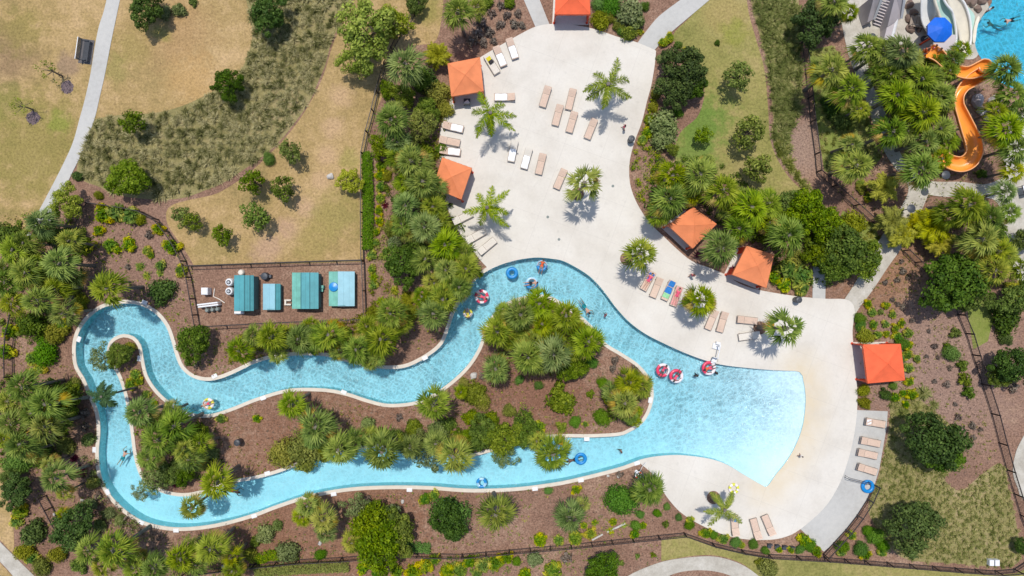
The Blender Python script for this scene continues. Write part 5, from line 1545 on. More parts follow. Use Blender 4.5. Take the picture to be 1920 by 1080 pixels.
def pose(name):
    V = Vector
    if name == 'stand':
        J = dict(pelvis=V((0,0,.93)), waist=V((0,.0,1.06)), chest=V((0,0,1.28)), neck=V((0,0,1.45)), head=V((0,.01,1.60)), fwd=V((0,1,0)), up=V((0,0,1)))
        for s, n in ((-1,'l'),(1,'r')):
            J['sh'+n]=V((s*.18,0,1.40)); J['el'+n]=V((s*.25,-.03,1.13)); J['wr'+n]=V((s*.27,.05*s+.06,.89))
            J['hip'+n]=V((s*.09,0,.90)); J['kn'+n]=V((s*.10,.10*s+.04,.50)); J['an'+n]=V((s*.10,.20*s-.04,.09)); J['toe'+n]=V((s*.12,.20*s+.12,.05))
    elif name == 'tube':      # reclining in a swim ring, knees over its rim
        J = dict(pelvis=V((0,0,.02)), waist=V((0,-.13,.05)), chest=V((0,-.32,.16)), neck=V((0,-.46,.27)), head=V((0,-.56,.37)), fwd=V((0,.5,.85)).normalized(), up=V((0,-.85,.5)).normalized())
        for s, n in ((-1,'l'),(1,'r')):
            J['sh'+n]=V((s*.18,-.42,.22)); J['el'+n]=V((s*.40,-.26,.24)); J['wr'+n]=V((s*.44,-.02,.26))
            J['hip'+n]=V((s*.09,.06,.04)); J['kn'+n]=V((s*.14,.42,.28)); J['an'+n]=V((s*.15,.80,.12)); J['toe'+n]=V((s*.17,.92,.20))
    elif name == 'lie':       # on the back on a lounger, head at -Y
        J = dict(pelvis=V((0,-.05,.50)), waist=V((0,-.20,.51)), chest=V((0,-.42,.56)), neck=V((0,-.58,.63)), head=V((0,-.72,.70)), fwd=V((0,.3,.95)).normalized(), up=V((0,-.95,.3)).normalized())
        for s, n in ((-1,'l'),(1,'r')):
            J['sh'+n]=V((s*.18,-.54,.59)); J['el'+n]=V((s*.27,-.28,.50)); J['wr'+n]=V((s*.22,-.04,.50))
            J['hip'+n]=V((s*.09,.0,.48)); J['kn'+n]=V((s*.10,.40,.53)); J['an'+n]=V((s*.11,.78,.43)); J['toe'+n]=V((s*.14,.84,.55))
    else:                     # swimming face down, head at -Y
        J = dict(pelvis=V((0,.05,-.10)), waist=V((0,-.10,-.08)), chest=V((0,-.32,-.04)), neck=V((0,-.48,.0)), head=V((0,-.62,.05)), fwd=V((0,-.7,-.7)).normalized(), up=V((0,-.7,.7)).normalized())
        for s, n in ((-1,'l'),(1,'r')):
            J['sh'+n]=V((s*.18,-.44,-.03)); J['el'+n]=V((s*.38,-.60,-.08)); J['wr'+n]=V((s*.30,-.83,-.10))
            J['hip'+n]=V((s*.09,.10,-.12)); J['kn'+n]=V((s*.14,.52,-.20-.05*s)); J['an'+n]=V((s*.16,.92,-.16)); J['toe'+n]=V((s*.16,1.05,-.20))
    return J
def fingers(J, n, s):
    """palm and five separate, slightly curled fingers"""
    w, e = J['wr'+n], J['el'+n]
    d = (w - e).normalized()
    side = d.cross(J['fwd']); side = side.normalized() if side.length > .1 else Vector((1, 0, 0))
    cur = side.cross(d).normalized()
    palm = w + d * .085
    B = [(w, palm, .026, .030)]
    for k, (off, ln) in enumerate(((-.032, .070), (-.011, .080), (.011, .076), (.032, .060))):
        a = palm + side * off + d * .01
        m = a + d * ln * .55 + side * off * .4
        t = m + (d * .8 + cur * .5).normalized() * ln * .5 + side * off * .2
        B += [(a, m, .0095, .0090), (m, t, .0090, .0080)]
    ts = -side if s > 0 else side
    a = w + d * .03 + ts * .025; m = a + (d * .5 + ts * .8).normalized() * .045
    B += [(a, m, .012, .010), (m, m + (d * .9 + ts * .3).normalized() * .035, .010, .008)]
    return B
def body_bones(J):
    B = [('pelvis','waist',.125,.115),('waist','chest',.115,.125),('chest','neck',.10,.052),('neck','head',.052,.06)]
    up, fw = J['up'], J['fwd']; rt = fw.cross(up)
    c = J['chest']
    B += [(c - rt * .07, c + rt * .07, .105, .105), (J['shl'], J['shr'], .058, .058), (J['hipl'], J['hipr'], .095, .095)]
    h = J['head']
    B += [(h, h + up * .045 , .092, .088), (h - up * .055 + fw * .02, h, .068, .085)]
    B += [(h + fw * .092 - up * .01, h + fw * .108 - up * .02, .014, .016)]           # nose
    for s in (-1, 1): B += [(h + rt * s * .092 - up * .01, h + rt * s * .098 + up * .015, .014, .014)]  # ears
    for n, s in (('l', -1), ('r', 1)):
        B += [('sh'+n,'el'+n,.050,.038),('el'+n,'wr'+n,.038,.026),('hip'+n,'kn'+n,.088,.056),('kn'+n,'an'+n,.054,.036),('an'+n,'toe'+n,.038,.026)]
        B += fingers(J, n, s)
    return B
PROT = {}
for pn in ('stand', 'tube', 'lie', 'swim'):
    J = pose(pn)
    up, fw = J['up'], J['fwd']; h = J['head']; rt = fw.cross(up)
    D = {'J': J}
    D['body'] = body_mesh('body_' + pn, J, M['skin_a'], 0, body_bones(J), .011)
    D['hair'] = body_mesh('hair', J, M['hair_dark'], .008, [(h + up * .035 - fw * .015, h + up * .055, .095, .088), (h - fw * .03 - up * .04, h + up * .03 - fw * .02, .075, .092)], .014)
    D['hairlong'] = body_mesh('hair', J, M['hair_dark'], .008, [(h + up * .035 - fw * .015, h + up * .055, .095, .088), (h - fw * .03 - up * .04, h + up * .03 - fw * .02, .075, .092), (h - fw * .07 - up * .05, J['neck'] - fw * .07 - up * .08, .07, .05)], .014)
    hk = [('hip' + n, J['hip' + n].lerp(J['kn' + n], .55), .090, .074) for n in 'lr']
    D['shorts'] = body_mesh('shorts', J, M['cloth_black'], .014, [('pelvis', J['pelvis'].lerp(J['waist'], .4), .125, .118), ('hipl', 'hipr', .095, .095)] + hk, .018)
    c = J['chest']
    D['top'] = body_mesh('top', J, M['cloth_black'], .012, [('pelvis','waist',.125,.115),('waist','chest',.115,.125),(c - rt * .07, c + rt * .07, .105, .105), ('hipl','hipr',.095,.095), ('shl', c, .05, .09), ('shr', c, .05, .09)], .018)
    em = MB()
    for s in (-1, 1):
        p = h + fw * .086 + rt * s * .034 + up * .012
        em.box(tuple(p), (.020, .020, .014))
    p = h + fw * .080 - up * .055
    em.box(tuple(p), (.040, .016, .010))
    D['face'] = em.mesh('face', M['hair_dark'])
    PROT[pn] = D
def person(pn, loc, rz, label, skin, hair, shorts=None, top=None, scale=1.0, long=False, tilt=0.0):
    D = PROT[pn]
    o = empty('person', loc, rz, scale)
    def add(nm, key, mat):
        x = bpy.data.objects.new(nm, D[key]); link(x, o)
        x.material_slots[0].link = 'OBJECT'; x.material_slots[0].material = M[mat]
    add('body', 'body', skin); add('face', 'face', 'hair_dark')
    add('hair', 'hairlong' if long else 'hair', hair)
    if top: add('swimsuit' if shorts is None else 'shirt', 'top', top)
    if shorts: add('shorts', 'shorts', shorts)
    tag(o, label, 'person', 'people at the pool')
    return o

WZ = WATER_Z
def ring(px, py, R, r, mats, label, cols=None, z=None, rz=0.0, group='swim rings', handles=True):
    p = W(px, py)
    o = empty('swim_ring', (p.x, p.y, WZ + r * .45 if z is None else z), rz)
    mb = MB(); mb.torus(R, r, 48, 14, .8, cols=cols)
    mb.build('ring', mats, o, True)
    if handles:
        for s in (-1, 1):
            hm = MB(); hm.tube([(s * R, -.09, r * .78), (s * R, -.05, r * .95), (s * R, .05, r * .95), (s * R, .09, r * .78)], .014, 6); hm.build('handle', mats[0], o, True)
    hv = MB(); hv.lathe([(.022, 0), (.022, .02), (.0001, .022)], 8, (0, R, r * .78)); hv.build('valve', mats[-1], o)
    return tag(o, label, 'swim ring', group)
stripe = lambda k: (lambda i, n: 0 if (i * k // n) % 2 == 0 else 1)
half = lambda i, n: 0 if i < n * .5 else 1
PW = [M['pink_vinyl'], M['white_vinyl']]
def floater(px, py, rz, label, skin, hair, **kw):
    p = W(px, py)
    kw.setdefault('scale', .88)
    return person('tube', (p.x, p.y, WZ + .10), rz, label, skin, hair, **kw)
ring(903, 556, .53, .15, PW, 'pink and white swim ring at the left end of the upper bend', stripe(10))
floater(903, 556, 1.2, 'person in pink lying in the leftmost pink and white ring', 'skin_b', 'hair_dark', top='cloth_pink')
ring(1243, 694, .50, .15, PW, 'pink and white swim ring, left one of the touching pair', stripe(2), rz=2.2)
floater(1243, 694, 2.6, 'person in red in the left one of two touching rings', 'skin_c', 'hair_dark', top='cloth_pink')
ring(1268, 705, .52, .15, PW, 'pink and white swim ring, right one of the touching pair', stripe(2), rz=.6)
floater(1268, 705, -.6, 'person in red in the right one of two touching rings', 'skin_c', 'hair_dark', top='cloth_pink')
ring(1329, 690, .52, .15, PW, 'pink and white swim ring below the white pool lift', stripe(2), rz=1.0)
floater(1329, 690, -1.3, 'person in dark red in the ring below the pool lift', 'skin_c', 'hair_dark', top='cloth_orange', shorts='cloth_pink')
ring(960, 512, .40, .17, [M['sky_blue'], M['sky_blue']], 'empty solid blue swim ring in the upper bend')
ring(997, 531, .46, .15, [M['pale_tube'], M['sky_blue']], 'clear blue swim ring with person nearest the island top', stripe(2))
floater(997, 531, 1.7, 'person with dark shorts lying in the clear blue ring', 'skin_a', 'hair_dark', shorts='cloth_black', top=None)
ring(1016, 498, .38, .14, [M['pale_tube'], M['sky_blue']], 'pale blue swim ring at the very top of the river bend', stripe(2))
floater(1016, 498, 2.9, 'person in orange-red at the very top of the river bend', 'skin_b', 'hair_brown', top='cloth_orange')
ring(877, 587, .34, .12, [M['yellow_vinyl'], M['white_vinyl']], 'small yellow swim ring left of the island top', stripe(6))
floater(877, 588, .3, 'child in a small yellow ring left of the island top', 'skin_b', 'hair_dark', top='cloth_yellow', scale=.72)
ring(391, 757, .40, .15, [M['yellow_vinyl'], M['white_vinyl']], 'yellow swim ring in the lowest bend of the west river', stripe(8))
floater(390, 757, -1.2, 'child lying in the yellow ring of the west river', 'skin_a', 'hair_brown', shorts='cloth_pink', scale=.8)
ring(903, 905, .37, .14, [M['sky_blue'], M['pale_tube']], 'blue swim ring floating alone by the south bank', stripe(6))
ring(1089, 860, .42, .16, [M['sky_blue'], M['sky_blue']], 'blue swim ring right of the overhanging fan palm')
ring(1375, 915, .38, .13, [M['yellow_vinyl'], M['white_vinyl']], 'yellow and white swim ring lying on the lower beach deck', stripe(10), z=.16)
ring(1625, 911, .46, .17, [M['sky_blue'], M['sky_blue']], 'blue swim ring leaning at the end of the pad handrail', z=.20)
p = W(1098, 577); person('swim', (p.x, p.y, WZ), 3.75 - PI + PI, 'swimmer in teal shorts in the east channel', 'skin_a', 'hair_dark', shorts='cloth_teal').rotation_euler[2] = .62
p = W(1136, 591); person('stand', (p.x, p.y, -1.06), .9, 'bather with red cap-like top, head above water below the deck curve', 'skin_b', 'hair_brown', top='cloth_pink', scale=.72)
p = W(1076, 863); person('swim', (p.x, p.y, WZ), -1.4, 'dark swimmer pushing the blue ring right of the overhanging palm', 'skin_c', 'hair_dark', shorts='cloth_black')
p = W(1165, 847); person('stand', (p.x, p.y, -1.06), 2.0, 'wader alone near the south bank before the beach', 'skin_b', 'hair_brown', shorts='cloth_grey', scale=.78)
p = W(230, 857); person('swim', (p.x, p.y, WZ), 2.6, 'swimmer in dark shorts in the left river arm', 'skin_a', 'hair_dark', shorts='cloth_teal')
p = W(436, 921); person('swim', (p.x, p.y, WZ), 1.4, 'tanned swimmer in palm shade at the island foot', 'skin_b', 'hair_brown', shorts='cloth_orange')
p = W(1306, 704); person('stand', (p.x, p.y, -.98), .3, 'dark-clothed wader between the touching rings and the pool lift', 'skin_c', 'hair_dark', top='cloth_black', scale=.82, long=True)
p = W(1343, 699); person('stand', (p.x, p.y, -.95), 2.2, 'wader in dark clothes right beside the lift ring', 'skin_c', 'hair_dark', top='cloth_black', scale=.80, long=True)
p = W(1497, 852); person('stand', (p.x, p.y, -.03), 2.8, 'person in black shorts standing at the water edge of the beach', 'skin_a', 'hair_dark', shorts='cloth_black', top='cloth_white', scale=.62)
p = W(1168, 242); person('stand', (p.x, p.y, .05), 1.2, 'person in grey walking below the upper right feather palm', 'skin_b', 'hair_dark', shorts='cloth_grey', top='cloth_pink', scale=.8, long=True)
p = W(1294, 516); person('stand', (p.x, p.y, .05), 2.6, 'person in pink walking between the towel loungers and cabanas', 'skin_a', 'hair_brown', shorts='cloth_grey', top='cloth_pink', scale=.85, long=True)
person('lie', (A1[0].x, A1[0].y, 0.0), A1[1], 'reclining person in pink on the leftmost towel lounger', 'skin_a', 'hair_brown', top='cloth_pink')
person('lie', (A3[0].x, A3[0].y, 0.0), A3[1], 'sunbather in a light pink swimsuit on the rightmost towel lounger', 'skin_a', 'hair_brown', top='cloth_pink', shorts=None)
p = W(1897, 37); person('swim', (p.x, p.y, WZ), -1.3, 'swimmer in the middle of the slide pool', 'skin_a', 'hair_dark', shorts='cloth_black')
p = W(1868, 45); person('swim', (p.x, p.y, WZ - .25), -1.9, 'mostly submerged swimmer left in the slide pool', 'skin_b', 'hair_dark', shorts='cloth_teal')
p = W(1852, 20); person('stand', (p.x, p.y, -.9), .5, 'dark-haired wader by the rocks of the slide pool', 'skin_b', 'hair_dark', shorts='cloth_black', top='cloth_white')

# ================================================================== SMALL DECK THINGS
def bin_(px, py, label):
    p = W(px, py)
    o = empty('litter_bin', (p.x, p.y, .055))
    b = MB(); b.lathe([(.22, 0), (.26, .06), (.29, .80), (.29, .84)], 22); b.build('body', M['tank_dark'], o, True)
    l = MB(); l.lathe([(.30, .84), (.31, .90), (.26, .97), (.12, 1.0), (.12, .97), (.0001, .96)], 22); l.build('lid', M['bench_metal'], o, True)
    s = MB(); s.box((0, -.24, .93), (.20, .08, .03)); s.build('flap', M['cloth_grey'], o)
    tag(o, label, 'litter bin', 'dark round litter bins')
bin_(1181, 264, 'dark round litter bin by the right edge of the upper deck')
bin_(1490, 562, 'dark round litter bin at the deck edge under the crotons')
bin_(452, 826, 'small dark round bin on the island mulch')

# pool lift: white mast, arm and seat
p = W(1341, 655)
o = empty('pool_lift', (p.x, p.y, .05), -.25)
b = MB(); b.box((0, .3, .10), (.75, .55, .20), 0, .03); b.box((0, .62, .30), (.40, .25, .36), 0, .03); b.build('base', M['white'], o)
b = MB(); b.tube([(0, .35, .15), (0, .35, 1.15)], .06, 10); b.build('mast', M['steel'], o, True)
b = MB(); b.tube([(0, .35, 1.12), (0, -.05, 1.30), (0, -.75, 1.25)], .04, 8); b.build('arm', M['steel'], o, True)
b = MB(); b.box((0, -.95, .42), (.48, .46, .06), 0, .02); b.box((0, -.74, .72), (.46, .06, .52), 0, .02); b.box((0, -1.25, .25), (.36, .16, .04)); b.tube([(0, -.74, 1.25), (0, -.74, .95)], .025, 6); b.build('seat', M['white'], o)
b = MB()
for s in (-1, 1): b.tube([(s * .25, -.74, .62), (s * .27, -1.05, .64)], .018, 6)
b.build('armrest', M['tank_dark'], o)
tag(o, 'white pool lift chair on the deck edge above the ring with a person', 'pool lift')

# life ring on its stand by the south end of the deck
p = W(1193, 884)
o = empty('life_ring_stand', (p.x, p.y, 0), .5)
b = MB(); b.tube([(0, 0, 0), (0, 0, 1.1)], .04, 8); b.lathe([(.16, 0), (.16, .03), (.05, .05)], 12); b.build('post', M['steel'], o, True)
b = MB(); b.torus(.27, .07, 32, 10, .8, (0, .0, 1.18), cols=lambda i, n: 1 if (i * 8 // n) % 4 == 0 else 0); b.build('life_ring', [M['white'], M['cloth_orange']], o, True)
b = MB(); b.tube([(.1, 0, .9), (.7, .45, .95), (1.2, .6, .98)], .02, 6); b.build('hook_pole', M['steel'], o)
tag(o, 'white life ring on a post at the corner where deck meets south bed', 'life ring')

# handrail between loungers and ring on the pad
p = W(1604, 896)
o = empty('handrail', (p.x, p.y, .045), math.radians(-14))
for k in range(2):
    b = MB(); y = -.16 * k
    b.tube([(-1.05, y, 0), (-1.05, y, .85), (-.95, y, .92), (.95, y, .92), (1.05, y, .85), (1.05, y, 0)], .025, 8); b.build('rail', M['fence_metal'], o, True)
tag(o, 'dark double handrail on the grey pad below the lowest pad lounger', 'handrail')

# skimmer lids and small pads on the coping
lidm = MB(); lidm.box((0, 0, .045), (.52, .36, .09), 0, .015); lidm = lidm.mesh('skimmer_lid', M['white'])
for k, (px, py, ro) in enumerate([(178,843,PI/2),(203,922,2.0),(266,979,-.5),(331,994,0),(477,967,.3),(626,926,.15),(768,918,0),(1003,916,.1),(1089,900,.15),(403,705,.5),(797,671,.5),(645,735,-.4),(494,746,.3),(347,773,-.6),(502,887,.3),(262,672,1.4),(272,567,-.4),(149,636,1.2),(1219,750,1.4),(1100,823,0),(1194,868,.3)]):
    q = W(px, py)
    x = bpy.data.objects.new('skimmer_lid', lidm); x.location = (q.x, q.y, .03); x.rotation_euler[2] = ro; link(x)
    PLANT.append(('set into the river coping', 'small white skimmer lid', x, px, py)); tag(x, '', 'skimmer lid', 'white lids on the river coping')

def rock(px, py, r, mat, seed, name='boulder', z=0.0, flat=.7):
    bm = bmesh.new(); bmesh.ops.create_icosphere(bm, subdivisions=3, radius=1.0)
    rr = random.Random(seed)
    ph = [rr.uniform(0, 6) for _ in range(6)]
    for v in bm.verts:
        c = v.co
        k = 1 + .16 * math.sin(c.x * 3 + ph[0]) * math.cos(c.y * 3.3 + ph[1]) + .09 * math.sin(c.z * 6 + ph[2]) * math.sin(c.x * 5 + ph[3])
        v.co = Vector((c.x * k * rr.uniform(.97, 1.03), c.y * k * .82, c.z * k * flat))
    me = bpy.data.meshes.new(name); bm.to_mesh(me); bm.free(); me.materials.append(mat)
    p = W(px, py); o = bpy.data.objects.new(name, me); R = r * S
    o.location = (p.x, p.y, z + R * flat * .45); o.scale = (R, R, R); o.rotation_euler[2] = rr.uniform(0, 6)
    return link(o)
def rocks(zone, noun, lst, mat, cat='rock', grp='rocks', name='boulder', z=0):
    for k, (px, py, r) in enumerate(lst):
        o = rock(px, py, r, mat, int(px * 7 + py), name, z); tag(o, '', cat, grp); PLANT.append((zone, noun, o, px, py))
rocks('on the dry lawn', 'pale grey boulder', [(620,331,7)], M['pale_rock'])
rocks('in the middle of the island', 'pale grey boulder', [(888,704,7),(1082,662,7)], M['pale_rock'])
rocks('beside the white slides', 'brown boulder', [(1703,10,9),(1712,24,8),(1702,36,8),(1716,46,7),(1705,55,9),(1728,40,8),(1737,48,7),(1722,56,6)], M['rock'])
rocks('beside the slide pool', 'brown boulder', [(1822,6,9),(1832,18,8),(1838,2,9),(1845,-2,9),(1812,2,9)], M['rock'])
rocks('on the south mulch', 'pale stone', [(600,1018,4),(420,1062,5),(755,940,4),(1160,893,4),(1140,892,3),(155,938,4),(104,964,4)], M['pale_rock'])
rocks('beneath the slide bend', 'mauve-grey boulder', [(1830,190,13),(1862,190,12),(1838,208,9),(1850,225,8)], M['slide_grey'])
rocks('among the thicket palms', 'pale stone', [(72,412,8),(68,424,5),(30,465,6),(24,480,5),(55,440,5)], M['pale_rock'])

# fallen pale logs in the south bed
for k, (a, b, lb) in enumerate([((1110,1012),(1130,1001),'short pale timber edging near the south fence'),((1138,997),(1172,981),'long pale timber edging pointing at the bright round shrub')]):
    A_, B_ = W(*a), W(*b); mb = MB(); d = B_ - A_
    mb.box(((A_ + B_) / 2 + Vector((0, 0, .07)))[:], (d.length, .16, .14), math.atan2(d.y, d.x), .02)
    tag(mb.build('timber_edging', M['pale_rock']), lb, 'timber edging')

# ================================================================== BENCH
p = W(162, 97)
o = empty('park_bench', (p.x, p.y, .012), math.radians(-8))
b = MB()
for i in range(6): b.box((.12 + i * .085 - .1, 0, .44), (.07, 2.05, .03), 0, .006)
b.build('seat', M['bench_metal'], o)
b = MB()
for i in range(5): b.box((-.17 - i * .03, 0, .52 + i * .085), (.03, 2.05, .07), 0)
b.build('backrest', M['bench_metal'], o)
b = MB(); b.box((-.33, 0, .95), (.06, 2.05, .03)); b.build('top_rail', M['steel'], o)
for y in (-.9, .9):
    b = MB(); b.box((.40, y, .22), (.05, .05, .44)); b.box((-.12, y, .22), (.05, .05, .44)); b.box((.14, y, .40), (.55, .05, .05)); b.tube([(-.12, y, .44), (-.33, y, .94)], .025, 6); b.build('leg', M['bench_metal'], o)
    b = MB(); b.box((.15, y, .66), (.50, .06, .035)); b.tube([(.38, y, .44), (.38, y, .65)], .02, 6); b.build('armrest', M['bench_metal'], o)
b = MB(); b.box((.02, 0, .012), (1.25, 2.3, .03)); b.build('shade_sheet', paint('painted_shade', C3(.12, .11, .11), .9, .2, 3), o)  # dark sheet painted in for the shade under and beside the bench
tag(o, 'dark slatted park bench beside the upper left footpath', 'bench')

# ================================================================== EQUIPMENT YARD
def shed(x0, y0, x1, y1, h, label, parts, wall_h=None):
    """parts: list of (fraction from, fraction to, z at from, z at to, material) across x"""
    a = W(x0, y0, h); c = W(x1, y1, h)
    w, l = abs(c.x - a.x), abs(c.y - a.y)
    cx, cy = (a.x + c.x) / 2, (a.y + c.y) / 2
    o = empty('equipment_shed', (cx, cy, 0))
    b = MB(); b.box((0, 0, (h - .12) / 2), (w - .18, l - .18, h - .12)); b.build('wall', M['shed_wall'], o)
    for k, (f0, f1, z0, z1, mt) in enumerate(parts):
        m = MB()
        X0, X1 = -w / 2 + w * f0, -w / 2 + w * f1
        Z0, Z1 = h + z0, h + z1
        L = l / 2
        n = max(1, int((X1 - X0) / .3))
        m.add([(X0, -L, Z0), (X1, -L, Z1), (X1, L, Z1), (X0, L, Z0), (X0, -L, Z0 - .06), (X1, -L, Z1 - .06), (X1, L, Z1 - .06), (X0, L, Z0 - .06)],
              [(0, 1, 2, 3), (7, 6, 5, 4), (0, 4, 5, 1), (1, 5, 6, 2), (2, 6, 7, 3), (3, 7, 4, 0)])
        ns = int(l / .42)
        for i in range(1, ns):
            y = -L + l * i / ns
            pass
        for i in range(1, max(2, int((X1 - X0) / .42))):
            x = X0 + (X1 - X0) * i / max(2, int((X1 - X0) / .42)); zz = Z0 + (Z1 - Z0) * (x - X0) / (X1 - X0)
            m.box((x, 0, zz + .012), (.022, l - .01, .024))
        m.build('roof', M[mt], o)
        if k + 1 < len(parts):
            t = MB(); t.box((X1, 0, Z1 + .018), (.07, l + .01, .03)); t.build('roof_trim', M['ridge'], o)
    d = MB(); d.box((0, -l / 2 + .085, .55), (.7, .03, 1.0)); d.build('door', M['teal_roof'], o)
    tag(o, label, 'equipment shed', 'low metal-roofed sheds in the equipment yard')
    return o
shed(439, 516, 474, 583, 1.7, 'tall teal metal-roofed shed beside the two round white filters', [(0, .60, 0, .22, 'teal_roof'), (.60, .84, .22, .0, 'teal_roof'), (.84, 1, .0, -.20, 'teal_roof')])
shed(493, 532, 525, 581, .9, 'smallest shed with pale blue roof, second from left', [(0, .76, 0, .12, 'pale_blue_roof'), (.76, 1, .12, -.12, 'teal_roof')])
shed(547, 511, 597, 579, 1.3, 'wide shed with aqua and teal roof halves, second from right', [(0, .36, -.08, .10, 'aqua_roof'), (.36, .70, .10, .20, 'teal_roof'), (.70, 1, .20, -.02, 'teal_roof')])
shed(616, 509, 665, 574, .9, 'shed with faded aqua strip and pale blue roof, rightmost', [(0, .37, -.10, -.04, 'aqua_roof'), (.37, 1, .12, .02, 'pale_blue_roof')])
p = W(625, 538, 1.0)
b = MB(); b.lathe([(.42, 0), (.44, .05), (.40, .12), (.15, .17), (.0001, .18)], 20); tag(b.build('round_cover', M['sky_blue'], None, True, (p.x, p.y, .86)), 'bright blue round cover on the rightmost shed roof', 'round cover')
for px, py, lb in ((429, 529, 'round white filter tank, upper one beside the tall teal shed'), (429, 546, 'round white filter tank, lower one beside the tall teal shed')):
    p = W(px, py, .8); o = empty('filter_tank', (p.x, p.y, 0))
    b = MB(); b.lathe([(.34, 0), (.36, .1), (.37, .70), (.30, .82), (.24, .84)], 24); b.build('tank', M['white'], o, True)
    b = MB(); b.lathe([(.21, .842), (.20, .90), (.0001, .92)], 20); b.build('lid', M['tank_dark'], o, True)
    b = MB(); b.box((0, 0, .93), (.26, .05, .03)); b.box((0, 0, .932), (.05, .26, .03)); b.build('valve', M['steel'], o)
    tag(o, lb, 'filter tank', 'round white filter tanks')
p = W(384, 546, .7); b = MB(); b.box((0, 0, .40), (.62, .66, .80), 0, .03); b.box((0, 0, .83), (.5, .5, .05)); b.box((0, -.34, .45), (.3, .02, .4))
tag(b.build('control_box', M['white'], None, False, (p.x, p.y, 0)), 'white box cabinet at the left end of the equipment yard', 'cabinet')
p = W(496, 518, .5); b = MB(); b.lathe([(.36, 0), (.36, .5), (.30, .62), (.1, .66), (.0001, .66)], 20); b.box((.42, 0, .2), (.3, .3, .3), 0, .03); b.tube([(-.36, 0, .2), (-.6, .1, .2)], .05, 8)
tag(b.build('pump_tank', M['tank_dark'], None, False, (p.x, p.y, 0)), 'dark pump tank above the smallest pale blue shed', 'pump')
# pipework
p = W(398, 574); o = empty('pipework', (p.x, p.y, 0), .12)
for k, y in enumerate((.25, .05)):
    b = MB(); b.tube([(-1.0, y, .1), (-1.0, y, .75 - .1 * k), (.85, y, .75 - .1 * k), (.85, y, .1)], .085, 10); b.build('pipe', M['white'], o, True)
for x in (-.35, .15, .62):
    b = MB(); b.lathe([(.19, 0), (.19, .45), (.13, .55), (.0001, .56)], 16, (x, -.35, 0)); b.tube([(x, -.35, .4), (x, .05, .62)], .06, 8); b.build('pump', M['cloth_grey'], o, True)
tag(o, 'white pipes and grey pumps in the lower left corner of the equipment yard', 'pipework')
A_ = [W(403,541), W(401,556), W(412,561), W(422,568)]
b = MB(); b.tube([v + Vector((0, 0, .08)) for v in A_], .045, 8); tag(b.build('pipe', M['sling_pale'], None, True), 'thin bent pale pipe below the round white filters', 'pipe')
p = W(451, 586); b = MB(); b.tube([(-.42, 0, .3), (.45, 0, .3)], .15, 12); b.box((.0, 0, .1), (.5, .2, .2)); tag(b.build('pipe_fitting', M['white'], None, True, (p.x, p.y, 0)), 'white pipe fitting at the lower end of the tall teal shed', 'pipe')
p = W(454, 511); b = MB(); b.lathe([(.28, 0), (.28, .3), (.2, .4), (.0001, .42)], 16); tag(b.build('pipe_fitting', M['sling_pale'], None, True, (p.x, p.y, 0)), 'pale round fitting at the upper end of the tall teal shed', 'pipe')
p = W(605, 540); b = MB(); b.box((0, .1, .25), (.42, .30, .5), 0, .03); b.box((-.05, -.2, .2), (.35, .3, .4), 0, .02); tag(b.build('valve_box', M['aqua_roof'], None, False, (p.x, p.y, 0)), 'small pale valve box right of the wide aqua and teal shed', 'valve box')
p = W(541, 567); b = MB(); b.tube([(-.3, .2, .2), (.3, .2, .2)], .09, 8); b.tube([(-.3, -.2, .2), (.3, -.2, .2)], .09, 8); b.box((-.2, 0, .18), (.15, .5, .3)); tag(b.build('pipe_fitting', M['sling_pale'], None, False, (p.x, p.y, 0)), 'small pale pipe fitting left of the wide aqua and teal shed', 'pipe')
p = W(1858, 1052); o = empty('utility_boxes', (p.x, p.y, 0))
for x in (-.24, .28):
    b = MB(); b.box((x, 0, .25), (.42, .55, .5), 0, .03); b.build('cabinet', M['white'], o)
tag(o, 'pair of white utility boxes in the lower right corner grass', 'utility box')
# a row of covered dark chairs/lights by the lower fence
for k in range(4):
    p = W(1441 + k * 14, 1022 + k * 1.5); b = MB(); b.box((0, 0, .22), (.36, .46, .05), 0, .01); b.box((0, .22, .45), (.36, .05, .45), 0, .01)
    for x in (-.15, .15):
        for y in (-.18, .18): b.box((x, y, .11), (.04, .04, .22))
    x = b.build('low_chair', M['tank_dark'], None, False, (p.x, p.y, 0)); tag(x, '', 'chair', 'dark low chairs in a row'); PLANT.append(('in the row below the beach deck', 'dark low chair', x, 1441 + k * 14, 1022))
# a dark chair with white towel in the shade of the upper left cabana
p = W(876, 193); o = empty('deck_chair', (p.x, p.y, .05), PI)
b = MB(); b.box((0, 0, .36), (.6, .6, .06), 0, .02); b.box((0, .30, .62), (.6, .07, .55), 0, .02); b.build('seat', M['tank_dark'], o)
for x, y in ((-.26, -.26), (.26, -.26), (-.26, .26), (.26, .26)):
    b = MB(); b.box((x, y, .17), (.05, .05, .34)); b.build('leg', M['fence_metal'], o)
tag(o, 'dark chair in the shade at the foot of the upper left cabana', 'chair')
b = MB(); b.box((0, 0, .03), (.42, .34, .07), .6, .02); tag(b.build('towel', M['towel_white'], None, False, (p.x, p.y - .08, .445)), 'folded white towel on the dark chair by the upper left cabana', 'towel')

